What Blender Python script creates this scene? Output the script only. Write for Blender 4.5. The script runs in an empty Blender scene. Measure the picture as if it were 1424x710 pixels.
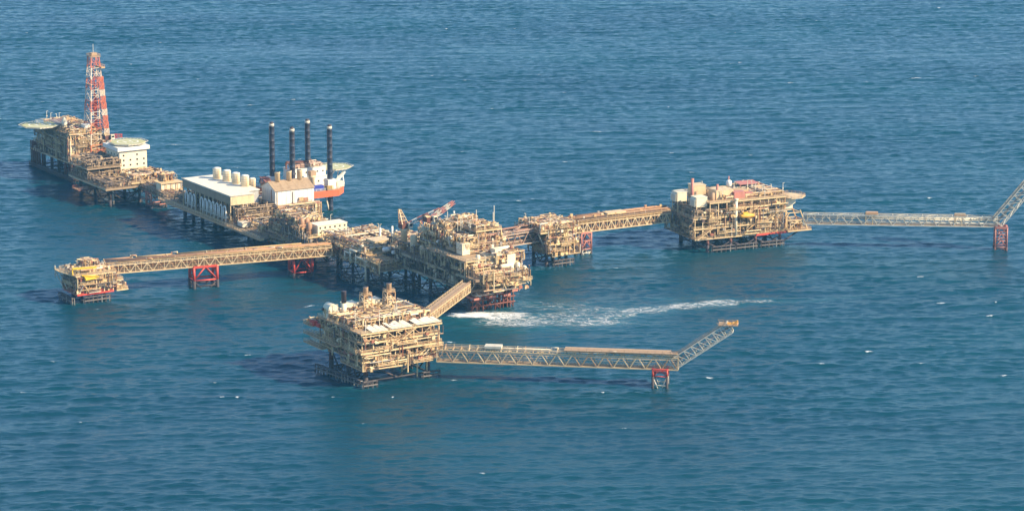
import bpy, math, random
import numpy as np
from mathutils import Vector, Matrix

# ------------------------------------------------------------------ basics
sc = bpy.context.scene
COL = sc.collection
ROT = 32.0                                   # bearing of the complex
CAM_X, CAM_Y, CAM_Z = 21.951, -1184.724, 290.0
V = Vector
PI = math.pi

def world(u, w, rot=ROT):
    a = math.radians(rot)
    return (u*math.cos(a) - w*math.sin(a), u*math.sin(a) + w*math.cos(a))

# ------------------------------------------------------------------ materials
def new_mat(name):
    m = bpy.data.materials.new(name); m.use_nodes = True
    nt = m.node_tree; b = nt.nodes['Principled BSDF']
    return m, nt, b

def paint(name, cols, rough=.55, dirt=(.16, .09, .05), dirt_amt=.6, metal=0.0, scale=.5):
    """Painted steel: a tone per welded piece, with rust and grime patches."""
    m, nt, b = new_mat(name); N = nt.nodes; L = nt.links
    geo = N.new('ShaderNodeNewGeometry')
    cr = N.new('ShaderNodeValToRGB'); cr.color_ramp.interpolation = 'CONSTANT'
    e = cr.color_ramp.elements
    n = len(cols)
    tot = sum(c[3] if len(c) > 3 else 1 for c in cols); acc = 0
    for i, c in enumerate(cols):
        if i == 0: el = e[0]
        elif i == 1: el = e[1]
        else: el = e.new(acc/tot)
        el.position = acc/tot; el.color = (c[0], c[1], c[2], 1)
        acc += c[3] if len(c) > 3 else 1
    if n == 1: e[1].position = 1; e[1].color = e[0].color
    L.new(geo.outputs['Random Per Island'], cr.inputs[0])
    mp = N.new('ShaderNodeMapping'); mp.inputs['Scale'].default_value = (1, 1, .45)
    L.new(geo.outputs['Position'], mp.inputs[0])
    nz = N.new('ShaderNodeTexNoise'); nz.inputs['Scale'].default_value = scale
    nz.inputs['Detail'].default_value = 6; nz.inputs['Roughness'].default_value = .7
    L.new(mp.outputs[0], nz.inputs['Vector'])
    r2 = N.new('ShaderNodeMapRange'); r2.inputs[1].default_value = .48; r2.inputs[2].default_value = .75
    r2.inputs[3].default_value = 0; r2.inputs[4].default_value = dirt_amt
    L.new(nz.outputs[0], r2.inputs[0])
    mx = N.new('ShaderNodeMix'); mx.data_type = 'RGBA'
    L.new(r2.outputs[0], mx.inputs[0]); L.new(cr.outputs[0], mx.inputs[6])
    mx.inputs[7].default_value = (*dirt, 1)
    L.new(mx.outputs[2], b.inputs['Base Color'])
    b.inputs['Roughness'].default_value = rough; b.inputs['Metallic'].default_value = metal
    return m

CREAM = (.62, .47, .27)
M = {}
M['cream'] = paint('cream_paint', [(.60, .40, .20, 3), (.52, .33, .15, 3), (.64, .47, .26, 2), (.44, .26, .13, 1.8), (.40, .18, .10, 1.2)])
M['frame'] = paint('cream_steelwork', [(.72, .53, .29, 3), (.64, .45, .23, 2), (.48, .28, .14, 1)], dirt_amt=.35)
M['process'] = paint('process_plant_paint', [(.66, .46, .21, 3), (.50, .31, .13, 3), (.72, .56, .31, 2), (.38, .20, .10, 2.4), (.33, .11, .06, 1.3), (.30, .26, .22, 1.0), (.09, .06, .05, 1.8), (.70, .62, .48, .7)])
M['skid'] = paint('skid_paint', [(.56, .38, .18, 3), (.62, .48, .27, 2), (.38, .23, .12, 2), (.32, .29, .25, 1), (.36, .13, .08, .8), (.08, .06, .05, 1.2)])
M['plate'] = paint('deck_plating', [(.38, .26, .15)], rough=.75, dirt_amt=.6)
M['brown'] = paint('rusty_pipe_paint', [(.40, .24, .15, 2), (.32, .16, .10, 2), (.52, .37, .25, 2), (.22, .13, .10, 1), (.58, .46, .33, 1)])
M['white'] = paint('white_paint', [(.74, .70, .60)], dirt_amt=.36, dirt=(.42, .30, .18))
M['ivory'] = paint('ivory_cladding', [(.74, .63, .43)], dirt_amt=.36, dirt=(.42, .30, .18))
M['greyroof'] = paint('sheet_roofing', [(.74, .65, .50)], rough=.7, dirt_amt=.4, dirt=(.40, .28, .18))
M['tanroof'] = paint('tan_roofing', [(.42, .27, .15)], rough=.75, dirt_amt=.45)
M['grey'] = paint('galvanised_grey', [(.42, .40, .36, 2), (.33, .32, .30, 1)], rough=.5, dirt_amt=.3)
M['palesteel'] = paint('pale_bridge_paint', [(.60, .53, .40, 2), (.52, .46, .35, 1)], dirt_amt=.35)
M['red'] = paint('red_marker_paint', [(.58, .06, .035, 3), (.46, .05, .035, 1)], dirt_amt=.35)
M['fadedred'] = paint('faded_red_paint', [(.46, .17, .12, 2), (.38, .12, .09, 1)], dirt_amt=.4)
M['rust'] = paint('rust_brown_steel', [(.20, .06, .035, 2), (.14, .05, .035, 1), (.26, .09, .05, 1)], rough=.8, dirt_amt=.5, dirt=(.06, .035, .03))
M['dark'] = paint('weathered_jacket_steel', [(.055, .04, .04, 2), (.08, .055, .05, 1)], rough=.75, dirt_amt=.5, dirt=(.02, .022, .025))
M['fender'] = paint('fender_timber_and_steel', [(.30, .27, .23, 1), (.16, .13, .11, 1), (.06, .05, .05, 2)], rough=.8)
M['leg'] = paint('dark_blue_leg_paint', [(.030, .034, .052)], rough=.45, dirt_amt=.6, dirt=(.13, .085, .06))
M['derrickred'] = paint('orange_red_lattice_paint', [(.62, .17, .08, 2), (.52, .12, .06, 1)], dirt_amt=.35)
M['derrickcream'] = paint('cream_lattice_paint', [(.72, .58, .42, 2), (.64, .46, .32, 1)], dirt_amt=.4)
M['orange'] = paint('orange_hull_paint', [(.66, .13, .045)], rough=.45, dirt_amt=.3)
M['heli'] = paint('green_helideck_paint', [(.40, .39, .19)], rough=.85, dirt_amt=.55, dirt=(.44, .36, .18))
M['yellow'] = paint('yellow_paint', [(.74, .46, .03)], dirt_amt=.25)
M['amber'] = paint('amber_paint', [(.72, .34, .03)], dirt_amt=.25)
M['blue'] = paint('blue_paint', [(.03, .05, .32)], dirt_amt=.2)
M['shade'] = paint('shaded_plant', [(.22, .155, .10, 2), (.34, .235, .14, 2), (.12, .085, .065, 1), (.46, .33, .19, 1)], rough=.8)  # darker plant copy: shade of the sunless sides is put into its colour
M['gloom'] = paint('deep_shaded_plant', [(.15, .10, .065, 2), (.24, .16, .10, 1.5), (.08, .06, .05, 1.2), (.40, .30, .18, .8)], rough=.8)  # darkest plant copy: shade of lower storeys and interiors painted into the colour
M['glass'], _nt, _b = new_mat('dark_window_glass'); _b.inputs['Base Color'].default_value = (.02, .025, .03, 1); _b.inputs['Roughness'].default_value = .1
M['sooty'] = paint('sooty_steel', [(.05, .035, .04)], rough=.6, dirt_amt=.3)

# ------------------------------------------------------------------ mesh builder
class MB:
    def __init__(s): s.v = []; s.f = []; s.units = []; s.hold = False
    def add(s, vs, fs):
        if not s.hold: s.units.append((len(s.v), len(s.f)))
        k = len(s.v); s.v += [tuple(p) for p in vs]; s.f += [tuple(i + k for i in f) for f in fs]; return s
    def box(s, x0, y0, z0, x1, y1, z1):
        return s.add([(x0, y0, z0), (x1, y0, z0), (x1, y1, z0), (x0, y1, z0), (x0, y0, z1), (x1, y0, z1), (x1, y1, z1), (x0, y1, z1)],
                     [(3, 2, 1, 0), (4, 5, 6, 7), (0, 1, 5, 4), (1, 2, 6, 5), (2, 3, 7, 6), (3, 0, 4, 7)])
    def bar(s, p, q, w, h=None):
        h = h or w; p = V(p); q = V(q); d = q - p
        if d.length < 1e-4: return s
        d.normalize(); up = V((0, 0, 1)) if abs(d.z) < .95 else V((1, 0, 0))
        a = d.cross(up).normalized()*w/2; b = a.cross(d).normalized()*h/2
        return s.add([p - a - b, p + a - b, p + a + b, p - a + b, q - a - b, q + a - b, q + a + b, q - a + b],
                     [(3, 2, 1, 0), (4, 5, 6, 7), (0, 1, 5, 4), (1, 2, 6, 5), (2, 3, 7, 6), (3, 0, 4, 7)])
    def lathe(s, p, q, prof, n=10):
        """rings (t along p->q in metres from p, radius)"""
        p = V(p); d = (V(q) - p).normalized(); up = V((0, 0, 1)) if abs(d.z) < .95 else V((1, 0, 0))
        a = d.cross(up).normalized(); b = a.cross(d)
        vs = []; fs = []
        for t, r in prof:
            for i in range(n):
                g = 2*PI*i/n
                vs.append(p + d*t + a*(r*math.cos(g)) + b*(r*math.sin(g)))
        for k in range(len(prof) - 1):
            for i in range(n):
                j = (i + 1) % n
                fs.append((k*n + i, k*n + j, (k + 1)*n + j, (k + 1)*n + i))
        fs.append(tuple(range(n))[::-1]); fs.append(tuple((len(prof) - 1)*n + i for i in range(n)))
        return s.add(vs, fs)
    def cyl(s, p, q, r, n=8, r2=None):
        return s.lathe(p, q, [(0, r), ((V(q) - V(p)).length, r2 if r2 is not None else r)], n)
    def dome(s, p, q, r, n=10):
        Ln = (V(q) - V(p)).length; c = min(r*.6, Ln*.2)
        return s.lathe(p, q, [(0, r*.25), (c*.3, r*.7), (c, r), (Ln - c, r), (Ln - c*.3, r*.7), (Ln, r*.25)], n)
    def pipe(s, pts, r, n=6):
        s.units.append((len(s.v), len(s.f))); s.hold = True
        for a, b in zip(pts, pts[1:]): s.cyl(a, b, r, n)
        for a in pts[1:-1]: s.lathe(V(a) - V((0, 0, r)), V(a) + V((0, 0, r)), [(0, r*.5), (r, r*1.15), (2*r, r*.5)], n)
        s.hold = False
        return s
    def prism(s, poly, z0, z1):
        n = len(poly)
        vs = [(x, y, z0) for x, y in poly] + [(x, y, z1) for x, y in poly]
        fs = [tuple(range(n))[::-1], tuple(range(n, 2*n))] + [(i, (i + 1) % n, n + (i + 1) % n, n + i) for i in range(n)]
        return s.add(vs, fs)
    def hexa(s, bot, top):
        n = len(bot)
        return s.add(list(bot) + list(top), [tuple(range(n))[::-1], tuple(range(n, 2*n))] + [(i, (i + 1) % n, n + (i + 1) % n, n + i) for i in range(n)])
    def rail(s, pts, h=1.1, post=2.6, t=.11):
        for a, b in zip(pts, pts[1:]):
            a = V(a); b = V(b); L = (b - a).length
            if L < .3: continue
            n = max(1, round(L/post))
            for i in range(n + 1):
                p = a.lerp(b, i/n); s.bar(p, p + V((0, 0, h)), t)
            for z in (h, h*.52): s.bar(a + V((0, 0, z)), b + V((0, 0, z)), t)
        return s
    def build(s, name, mat, parent=None, smooth=False):
        me = bpy.data.meshes.new(name); me.from_pydata(s.v, [], s.f); me.materials.append(mat); me.update()
        if smooth: me.polygons.foreach_set('use_smooth', [True]*len(me.polygons))
        o = bpy.data.objects.new(name, me); COL.objects.link(o)
        if parent is not None: o.parent = parent
        return o

def _each(s, name, mat, parent=None, smooth=False):
    U = s.units + [(len(s.v), len(s.f))]
    for (v0, f0), (v1, f1) in zip(U, U[1:]):
        if f1 == f0: continue
        t = MB(); t.v = s.v[v0:v1]; t.f = [tuple(i - v0 for i in f) for f in s.f[f0:f1]]; t.build(name, mat, parent, smooth)
MB.build_each = _each

def tag(o, label, cat, group=None):
    o['label'] = label; o['category'] = cat
    if group: o['group'] = group
    return o

def root(name, label, cat, u, w, z=0, rot=ROT, group=None):
    o = bpy.data.objects.new(name, None); COL.objects.link(o)
    x, y = world(u, w); o.location = (x, y, z); o.rotation_euler = (0, 0, math.radians(rot))
    o.empty_display_size = 1
    return tag(o, label, cat, group)

# ------------------------------------------------------------------ generators for plant
def deck(r, x0, x1, y0, y1, z, rail=True, mat='frame', girder=.5, name='deck', sides='nesw', plate='plate'):
    m = MB(); m.box(x0 + .12, y0 + .12, z - .12, x1 - .12, y1 - .12, z)
    m.build(name + '_plating', M[plate], r)
    m = MB(); g = girder
    m.box(x0, y0, z - g, x1, y0 + .3, z + .06); m.box(x0, y1 - .3, z - g, x1, y1, z + .06)
    m.box(x0, y0 + .3, z - g, x0 + .3, y1 - .3, z + .06); m.box(x1 - .3, y0 + .3, z - g, x1, y1 - .3, z + .06)
    k = max(1, int((x1 - x0)/4.5))
    for i in range(1, k):
        x = x0 + (x1 - x0)*i/k; m.box(x - .13, y0 + .31, z - g*.8, x + .13, y1 - .31, z - .125)
    m.build(name + '_girder', M[mat], r)
    if rail:
        m = MB(); e = .15
        P = {'s': [(x0 + e, y0 + e, z), (x1 - e, y0 + e, z)], 'e': [(x1 - e, y0 + e, z), (x1 - e, y1 - e, z)],
             'n': [(x1 - e, y1 - e, z), (x0 + e, y1 - e, z)], 'w': [(x0 + e, y1 - e, z), (x0 + e, y0 + e, z)]}
        for s in sides: m.rail(P[s])
        m.build('railing', M[mat], r)

def storey(r, x0, x1, y0, y1, z0, z1, nx, ny, seed, mat='frame', t=.34, brace=.45):
    """columns and bracing between two decks"""
    R = random.Random(seed); m = MB(); z1 -= .76
    X = [x0 + .25 + (x1 - x0 - .5)*i/nx for i in range(nx + 1)]; Y = [y0 + .25 + (y1 - y0 - .5)*i/ny for i in range(ny + 1)]
    for i, x in enumerate(X):
        for j, y in enumerate(Y):
            if i in (0, nx) or j in (0, ny) or R.random() < .5: m.bar((x, y, z0 + .01), (x, y, z1), t)
    for j, y in ((0, Y[0]), (1, Y[-1])):
        for a, b in zip(X, X[1:]):
            q = R.random()
            if q < brace:
                if q < brace/2: a, b = b, a
                m.bar((a, y, z0 + .1), (b, y, z1 - .1), t*.7)
    for j, x in ((0, X[0]), (1, X[-1])):
        for a, b in zip(Y, Y[1:]):
            q = R.random()
            if q < brace:
                if q < brace/2: a, b = b, a
                m.bar((x, a, z0 + .1), (x, b, z1 - .1), t*.7)
    m.build('support_frame', M[mat], r)

def pipework(r, x0, x1, y0, y1, z0, z1, n, seed, mat='process', rmin=.09, rmax=.34, name='pipework'):
    R = random.Random(seed); m = MB(); H = z1 - z0
    def cl(v, a, b): return min(max(v, a), b)
    for k in range(n):
        ax = R.random() < .55; rr = R.uniform(rmin, rmax)*R.uniform(.6, 1)
        x = R.uniform(x0, x1); y = R.uniform(y0, y1)
        if R.random() < .35: y = y0 + (y1 - y0)*R.random()**2*.3
        z = z0 + H*R.choice((.25, .5, .62, .75, .86, .94)) + R.uniform(-.1, .1)*H*.3
        L = R.uniform(.15, .75)*((x1 - x0) if ax else (y1 - y0))
        p = [V((x, y, z))]
        if ax: p.append(V((cl(x + R.choice((-1, 1))*L, x0, x1), y, z)))
        else: p.append(V((x, cl(y + R.choice((-1, 1))*L, y0, y1), z)))
        q = p[-1].copy()
        c = R.random()
        if c < .45: p.append(V((q.x, q.y, z0 + R.uniform(0, .3)*H)))
        elif c < .7:
            if ax: q.y = cl(q.y + R.uniform(-4, 4), y0, y1)
            else: q.x = cl(q.x + R.uniform(-4, 4), x0, x1)
            p.append(q); p.append(V((q.x, q.y, z0 + R.uniform(0, .5)*H)))
        if R.random() < .4: p.insert(0, V((p[0].x, p[0].y, z0 + .02)))
        m.pipe(p, rr, 6)
        if R.random() < .6:      # valve body and hand wheel
            a = p[0].lerp(p[1], R.uniform(.2, .8)); m.box(a.x - rr*1.8, a.y - rr*1.8, a.z - rr*1.8, a.x + rr*1.8, a.y + rr*1.8, a.z + rr*2.6)
    # racks of parallel lines
    for k in range(max(1, n//22)):
        ax = R.random() < .5; z = z0 + H*R.uniform(.55, .95); c = R.randint(3, 7); rr = R.uniform(.1, .2)
        for i in range(c):
            if ax:
                y = cl(R.uniform(y0, y1 - c*.6) if i == 0 else y + rr*3, y0, y1); m.cyl((x0 + R.uniform(0, 3), y, z), (x1 - R.uniform(0, 3), y, z), rr, 6)
            else:
                x = cl(R.uniform(x0, x1 - c*.6) if i == 0 else x + rr*3, x0, x1); m.cyl((x, y0 + R.uniform(0, 3), z), (x, y1 - R.uniform(0, 3), z), rr, 6)
    return m.build(name, M[mat], r)

def skid(r, x, y, z, a, b, h, seed, mat='skid'):
    R = random.Random(seed); m = MB()
    m.box(x - a/2, y - b/2, z + .003, x + a/2, y + b/2, z + .3)
    k = R.random()
    if k < .4:
        m.box(x - a*.42, y - b*.42, z + .31, x + a*.42*R.uniform(.2, 1), y + b*.42, z + h*R.uniform(.6, .9))
        m.box(x - a*.3, y - b*.3, z + h*.9 + .01, x + a*.1, y + b*.2, z + h*1.05)
    elif k < .75:
        m.dome((x - a*.45, y, z + h*.5), (x + a*.45, y, z + h*.5), min(b, h)*.33, 10)
        for s in (-.25, .25): m.box(x + a*s - .15, y - b*.3, z + .31, x + a*s + .15, y + b*.3, z + h*.35)
        m.cyl((x, y, z + h*.7), (x, y, z + h*1.15), .2, 6)
    else:
        n = R.randint(2, 3)
        for i in range(n):
            xx = x - a*.32 + a*.64*i/(n - 1)
            m.dome((xx, y, z + .31), (xx, y, z + h*R.uniform(.8, 1.15)), min(a/n, b)*.36, 9)
    for i in range(4):
        p = V((x + R.uniform(-.5, .5)*a, y + R.uniform(-.5, .5)*b, z + .31)); q = p + V((0, 0, h*R.uniform(.4, 1)))
        m.pipe([p, q, q + V((R.uniform(-.4, .4)*a, 0, 0))], R.uniform(.08, .16), 6)
    for i in range(3):
        xx = x + R.uniform(-.45, .45)*a; yy = y + R.uniform(-.45, .45)*b; s = R.uniform(.2, .45)
        m.box(xx - s, yy - s, z + .305, xx + s, yy + s, z + .31 + R.uniform(.4, 1.6))
    return m.build('equipment_skid', M[mat], r)

def fill(r, x0, x1, y0, y1, z0, z1, seed, pipes=60, skids=8, mat='process', smat='skid', tall=1.0):
    R = random.Random(seed)
    pipework(r, x0 + .4, x1 - .4, y0 + .4, y1 - .4, z0 + .2, z1 - .9, pipes, seed + 1, mat)
    H = z1 - z0 - 1.0
    for k in range(skids):
        a = R.uniform(1.8, 5.5); b = R.uniform(1.6, 3.6)
        if R.random() < .4: a, b = b, a
        x = R.uniform(x0 + a/2 + .5, max(x0 + a/2 + .6, x1 - a/2 - .5)); y = R.uniform(y0 + b/2 + .5, max(y0 + b/2 + .6, y1 - b/2 - .5))
        skid(r, x, y, z0 + .01*k*.3, a, b, H*R.uniform(.5, .95)*tall, seed*31 + k, smat)

def stair(r, p, q, w=.9, mat='frame'):
    m = MB(); p = V(p); q = V(q); d = (q - p); s = V((-d.y, d.x, 0))
    s = s.normalized()*w/2 if s.length > 0 else V((w/2, 0, 0))
    for k in (-1, 1):
        m.bar(p + s*k, q + s*k, .15, .3); m.bar(p + s*k + V((0, 0, 1)), q + s*k + V((0, 0, 1)), .1)
    n = max(3, int(d.z/.5))
    for i in range(1, n):
        c = p + d*(i/n); m.bar(c - s, c + s, .28, .06)
    return m.build('stairway', M[mat], r)

def jacket(r, xs, ys, ztop, legr=.75, mat='rust', zsplit=3.2, low='dark', brace=True, fenders=(), spl=True):
    for x in xs:
        for y in ys:
            m = MB(); m.cyl((x, y, zsplit), (x, y, ztop), legr, 12)
            l = m.build('jacket_leg', M[mat], r, True)
            m = MB(); m.cyl((x, y, -6), (x, y, zsplit - .003), legr*1.12, 12)
            m.build('splash_zone_sleeve', M[low], l, True)
    m = MB()
    def line(pts):
        for a, b in zip(pts, pts[1:]):
            m.cyl((*a, 1.5), (*b, 1.5), legr*.42, 8)
            if brace:
                c = ((a[0] + b[0])/2, (a[1] + b[1])/2)
                m.cyl((*a, ztop - 1), (*c, 1.5), legr*.36, 8); m.cyl((*b, ztop - 1), (*c, 1.5), legr*.36, 8)
                m.cyl((*a, 1.5), (*c, -5), legr*.36, 8); m.cyl((*b, 1.5), (*c, -5), legr*.36, 8)
    for y in ys: line([(x, y) for x in xs])
    for x in xs: line([(x, y) for y in ys])
    m.build('jacket_bracing', M[low], r, True)
    for (a, b) in fenders: fender(r, a, b)

def fender(r, a, b, z0=-.8, z1=2.6, mat='fender'):
    """boat landing: a ladder-like frame along the water line"""
    m = MB(); a = V((*a, 0)); b = V((*b, 0)); d = b - a; n = max(3, int(d.length/2))
    s = V((d.y, -d.x, 0)).normalized()*1.1
    for z in (z1, z1*.45): m.cyl(a + V((0, 0, z)), b + V((0, 0, z)), .22, 6); m.cyl(a + s + V((0, 0, z)), b + s + V((0, 0, z)), .28, 6)
    for i in range(n + 1):
        p = a.lerp(b, i/n)
        m.cyl(p + s + V((0, 0, z0)), p + s + V((0, 0, z1 + .5)), .2, 6); m.cyl(p + V((0, 0, z1)), p + s + V((0, 0, z1)), .16, 6)
        m.cyl(p + V((0, 0, z0)), p + V((0, 0, z1)), .16, 6)
    for i in range(n): m.bar(a.lerp(b, i/n) + s*.5 + V((0, 0, z1 + .05)), a.lerp(b, (i + 1)/n) + s*.5 + V((0, 0, z1 + .05)), .9, .1)
    return m.build('boat_landing', M[mat], r)

def cabin(r, x0, y0, z0, x1, y1, z1, name='cabin', mat='ivory', windows=0, rows=1, roof=None):
    m = MB(); m.box(x0, y0, z0, x1, y1, z1); c = m.build(name, M[mat], r)
    m = MB(); m.box(x0 - .2, y0 - .2, z1 + .003, x1 + .2, y1 + .2, z1 + .28); m.build('roof', M[roof or mat], c)
    for k in range(rows):
        for i in range(windows):
            x = x0 + (x1 - x0)*(i + .5)/windows; z = z0 + (z1 - z0)*(k + .55)/rows
            m = MB(); m.box(x - .4, y0 - .06, z - .4, x + .4, y0 - .004, z + .4); m.build('window', M['glass'], c)
    return c

def railed_frame_stack(name, label, u, w, z, h, rad, low='cream', top=None, frame=True, group=None):
    s = root(name, label, 'exhaust stack', u, w, z, group=group)
    m = MB(); m.lathe((0, 0, 0), (0, 0, 1), [(0, rad*1.5), (h*.2, rad*1.5), (h*.3, rad), (h*.56, rad)], 14); m.build('flue_base', M[low], s, True)
    m = MB(); m.lathe((0, 0, h*.56 + .004), (0, 0, h), [(0, rad), (h*.42, rad), (h*.43, rad*1.06), (h*.44, rad*1.06)], 14); m.build('flue', M[top or low], s, True)
    m = MB(); m.cyl((0, 0, h + .002), (0, 0, h + .03), rad*.9, 14); m.build('flue_mouth', M['sooty'], s)
    if frame:
        m = MB(); a = rad*1.75; zt = h*.72
        for sx in (-a, a):
            for sy in (-a, a): m.bar((sx, sy, 0), (sx, sy, zt), .26)
        for k in range(3):
            z0 = zt*k/3; z1 = zt*(k + 1)/3
            C = [(-a, -a), (a, -a), (a, a), (-a, a)]
            for i in range(4):
                p, q = C[i], C[(i + 1) % 4]
                m.bar((*p, z1), (*q, z1), .26); m.bar((*(p if k % 2 else q), z0), (*(q if k % 2 else p), z1), .18)
        m.rail([(-a, -a, zt), (a, -a, zt), (a, a, zt), (-a, a, zt), (-a, -a, zt)], 1, 1.5)
        m.build('access_frame', M['frame'], s)
    return s

def truss_beam(r, L, wd, dp, bays, mat, style='warren', t=.34, z0=0.0, name='truss'):
    """box truss along local +x, y in +-wd/2, z0..z0+dp"""
    m = MB(); h = wd/2
    for y in (-h, h):
        for z in (z0, z0 + dp): m.bar((0, y, z), (L, y, z), t*1.15)
        for i in range(bays):
            a = L*i/bays; b = L*(i + 1)/bays; c = (a + b)/2
            if style == 'warren':
                m.bar((a, y, z0), (c, y, z0 + dp), t*.85); m.bar((c, y, z0 + dp), (b, y, z0), t*.85)
            elif style == 'wv':
                m.bar((a, y, z0), (c, y, z0 + dp), t*.85); m.bar((c, y, z0 + dp), (b, y, z0), t*.85)
                m.bar((a, y, z0), (a, y, z0 + dp), t*.6); m.bar((c, y, z0), (c, y, z0 + dp), t*.6)
            else:
                m.bar((a, y, z0), (a, y, z0 + dp), t*.8); m.bar((a, y, z0 + dp), (b, y, z0), t*.75)
        m.bar((0, y, z0), (0, y, z0 + dp), t); m.bar((L, y, z0), (L, y, z0 + dp), t)
    for i in range(bays + 1):
        a = L*i/bays
        for z in (z0, z0 + dp): m.bar((a, -h, z), (a, h, z), t*.7)
        if i < bays:
            b = L*(i + 1)/bays
            m.bar((a, -h, z0), (b, h, z0), t*.5); m.bar((a, h if i % 2 else -h, z0 + dp), (b, -h if i % 2 else h, z0 + dp), t*.5)
    return m.build(name, M[mat], r)

def bridge(name, label, P, Q, z0, dp, wd, bays, mat='frame', style='warren', seed=1, inner=6, top=6, pmat='process', floor=True, rails=True, t=.34, topz=1.6):
    p = V(world(*P)); q = V(world(*Q)); d = q - p; L = d.length
    r = bpy.data.objects.new(name, None); COL.objects.link(r); r.location = (p.x, p.y, z0); r.rotation_euler = (0, 0, math.atan2(d.y, d.x))
    tag(r, label, 'bridge', None)
    R = random.Random(seed); h = wd/2
    truss_beam(r, L, wd, dp, bays, mat, style, t)
    if floor:
        m = MB(); m.box(.2, -h*.9, .22, L - .2, h*.9, .3); m.build('walkway', M['plate'], r)
        m = MB()
        for y in (-h*.55, h*.3): m.rail([(.2, y, .3), (L - .2, y, .3)], 1.1, 3, .1)
        m.build('railing', M[mat], r)
    for k in range(inner):
        y = -h*.85 + wd*.85*k/max(1, inner - 1); rr = R.uniform(.14, .38); z = R.uniform(.9, dp - .6)
        m = MB(); m.cyl((0, y, z), (L, y, z), rr, 8)
        for i in range(bays*2): m.cyl((L*(i + .5)/bays/2, y, z), (L*(i + .5)/bays/2 + .2, y, z), rr*1.3, 8)
        m.build('pipe', M[pmat], r, True)
    if top:
        m = MB()
        for i in range(bays*2 + 1):
            x = L*i/bays/2
            m.bar((x, -h, dp + .3), (x, h, dp + .3), .25)
            if R.random() < .6: m.bar((x, R.choice((-h, h))*.8, dp), (x, R.choice((-h, h))*.8, dp + topz), .22)
        m.build('pipe_support', M[mat], r)
        for k in range(top):
            y = -h*.9 + wd*.9*k/max(1, top - 1); rr = R.uniform(.14, .4); z = dp + .35 + rr + R.choice((0, 0, .5, .9))*topz*.5
            a = R.uniform(0, .25)*L if R.random() < .4 else 0; b = L - (R.uniform(0, .3)*L if R.random() < .4 else 0)
            m = MB(); x = a
            pts = [V((a, y, z))]
            while x < b - 12:                       # expansion loops
                x += R.uniform(8, 26)
                if x < b - 4 and R.random() < .35:
                    pts += [V((x, y, z)), V((x, y, z + .8)), V((x + 2.5, y, z + .8)), V((x + 2.5, y, z))]; x += 2.5
            pts.append(V((b, y, z)))
            m.pipe(pts, rr, 7); m.build('pipe', M[pmat], r, True)
        if rails:
            m = MB(); m.rail([(0, -h, dp + .2), (L, -h, dp + .2)], 1.1, 3, .1); m.rail([(0, h, dp + .2), (L, h, dp + .2)], 1.1, 3, .1); m.build('railing', M[mat], r)
    r['L'] = L
    return r

def tower(label, u, w, ztop, a, b, mat='red', low='dark', zs=3.0, bays=1, group=None, rot=ROT, batter=.0, lowmat=None, lg=.42, name='support_tower'):
    r = root(name, label, 'bridge support', u, w, 0, rot, group)
    C = [(-a/2, -b/2), (a/2, -b/2), (a/2, b/2), (-a/2, b/2)]
    def at(c, z): k = 1 + batter*(ztop - z)/ztop; return (c[0]*k, c[1]*k, z)
    for c in C:
        m = MB(); m.cyl(at(c, zs), at(c, ztop), lg, 10); g = m.build('leg', M[mat], r, True)
        m = MB(); m.cyl(at(c, -6), at(c, zs - .003), lg*1.25, 10); m.build('pile_sleeve', M[low], g, True)
    m = MB()
    for i in range(4):
        p, q = C[i], C[(i + 1) % 4]
        for k in range(bays):
            z0 = zs + (ztop - zs)*k/bays; z1 = zs + (ztop - zs)*(k + 1)/bays
            mid = tuple((s + t)/2 for s, t in zip(at(p, z1), at(q, z1)))
            m.cyl(at(p, z0 + .1), mid, lg*.55, 8); m.cyl(at(q, z0 + .1), mid, lg*.55, 8)
            m.cyl(at(p, z0), at(q, z0), lg*.6, 8)
    m.build('bracing', M[mat], r, True)
    m = MB()
    for i in range(4):
        p, q = C[i], C[(i + 1) % 4]
        m.bar(at(p, ztop), at(q, ztop), .8, .9)
    m.build('cap_beam', M[mat], r)
    m = MB()
    for i in range(4):
        p, q = C[i], C[(i + 1) % 4]
        mid = tuple((s + t)/2 for s, t in zip(at(p, -2), at(q, -2)))
        m.cyl(at(p, zs - .4), mid, lg*.5, 8); m.cyl(at(q, zs - .4), mid, lg*.5, 8); m.cyl(at(p, .9), at(q, .9), lg*.55, 8)
    m.build('lower_bracing', M[lowmat or low], r, True)
    return r

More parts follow.
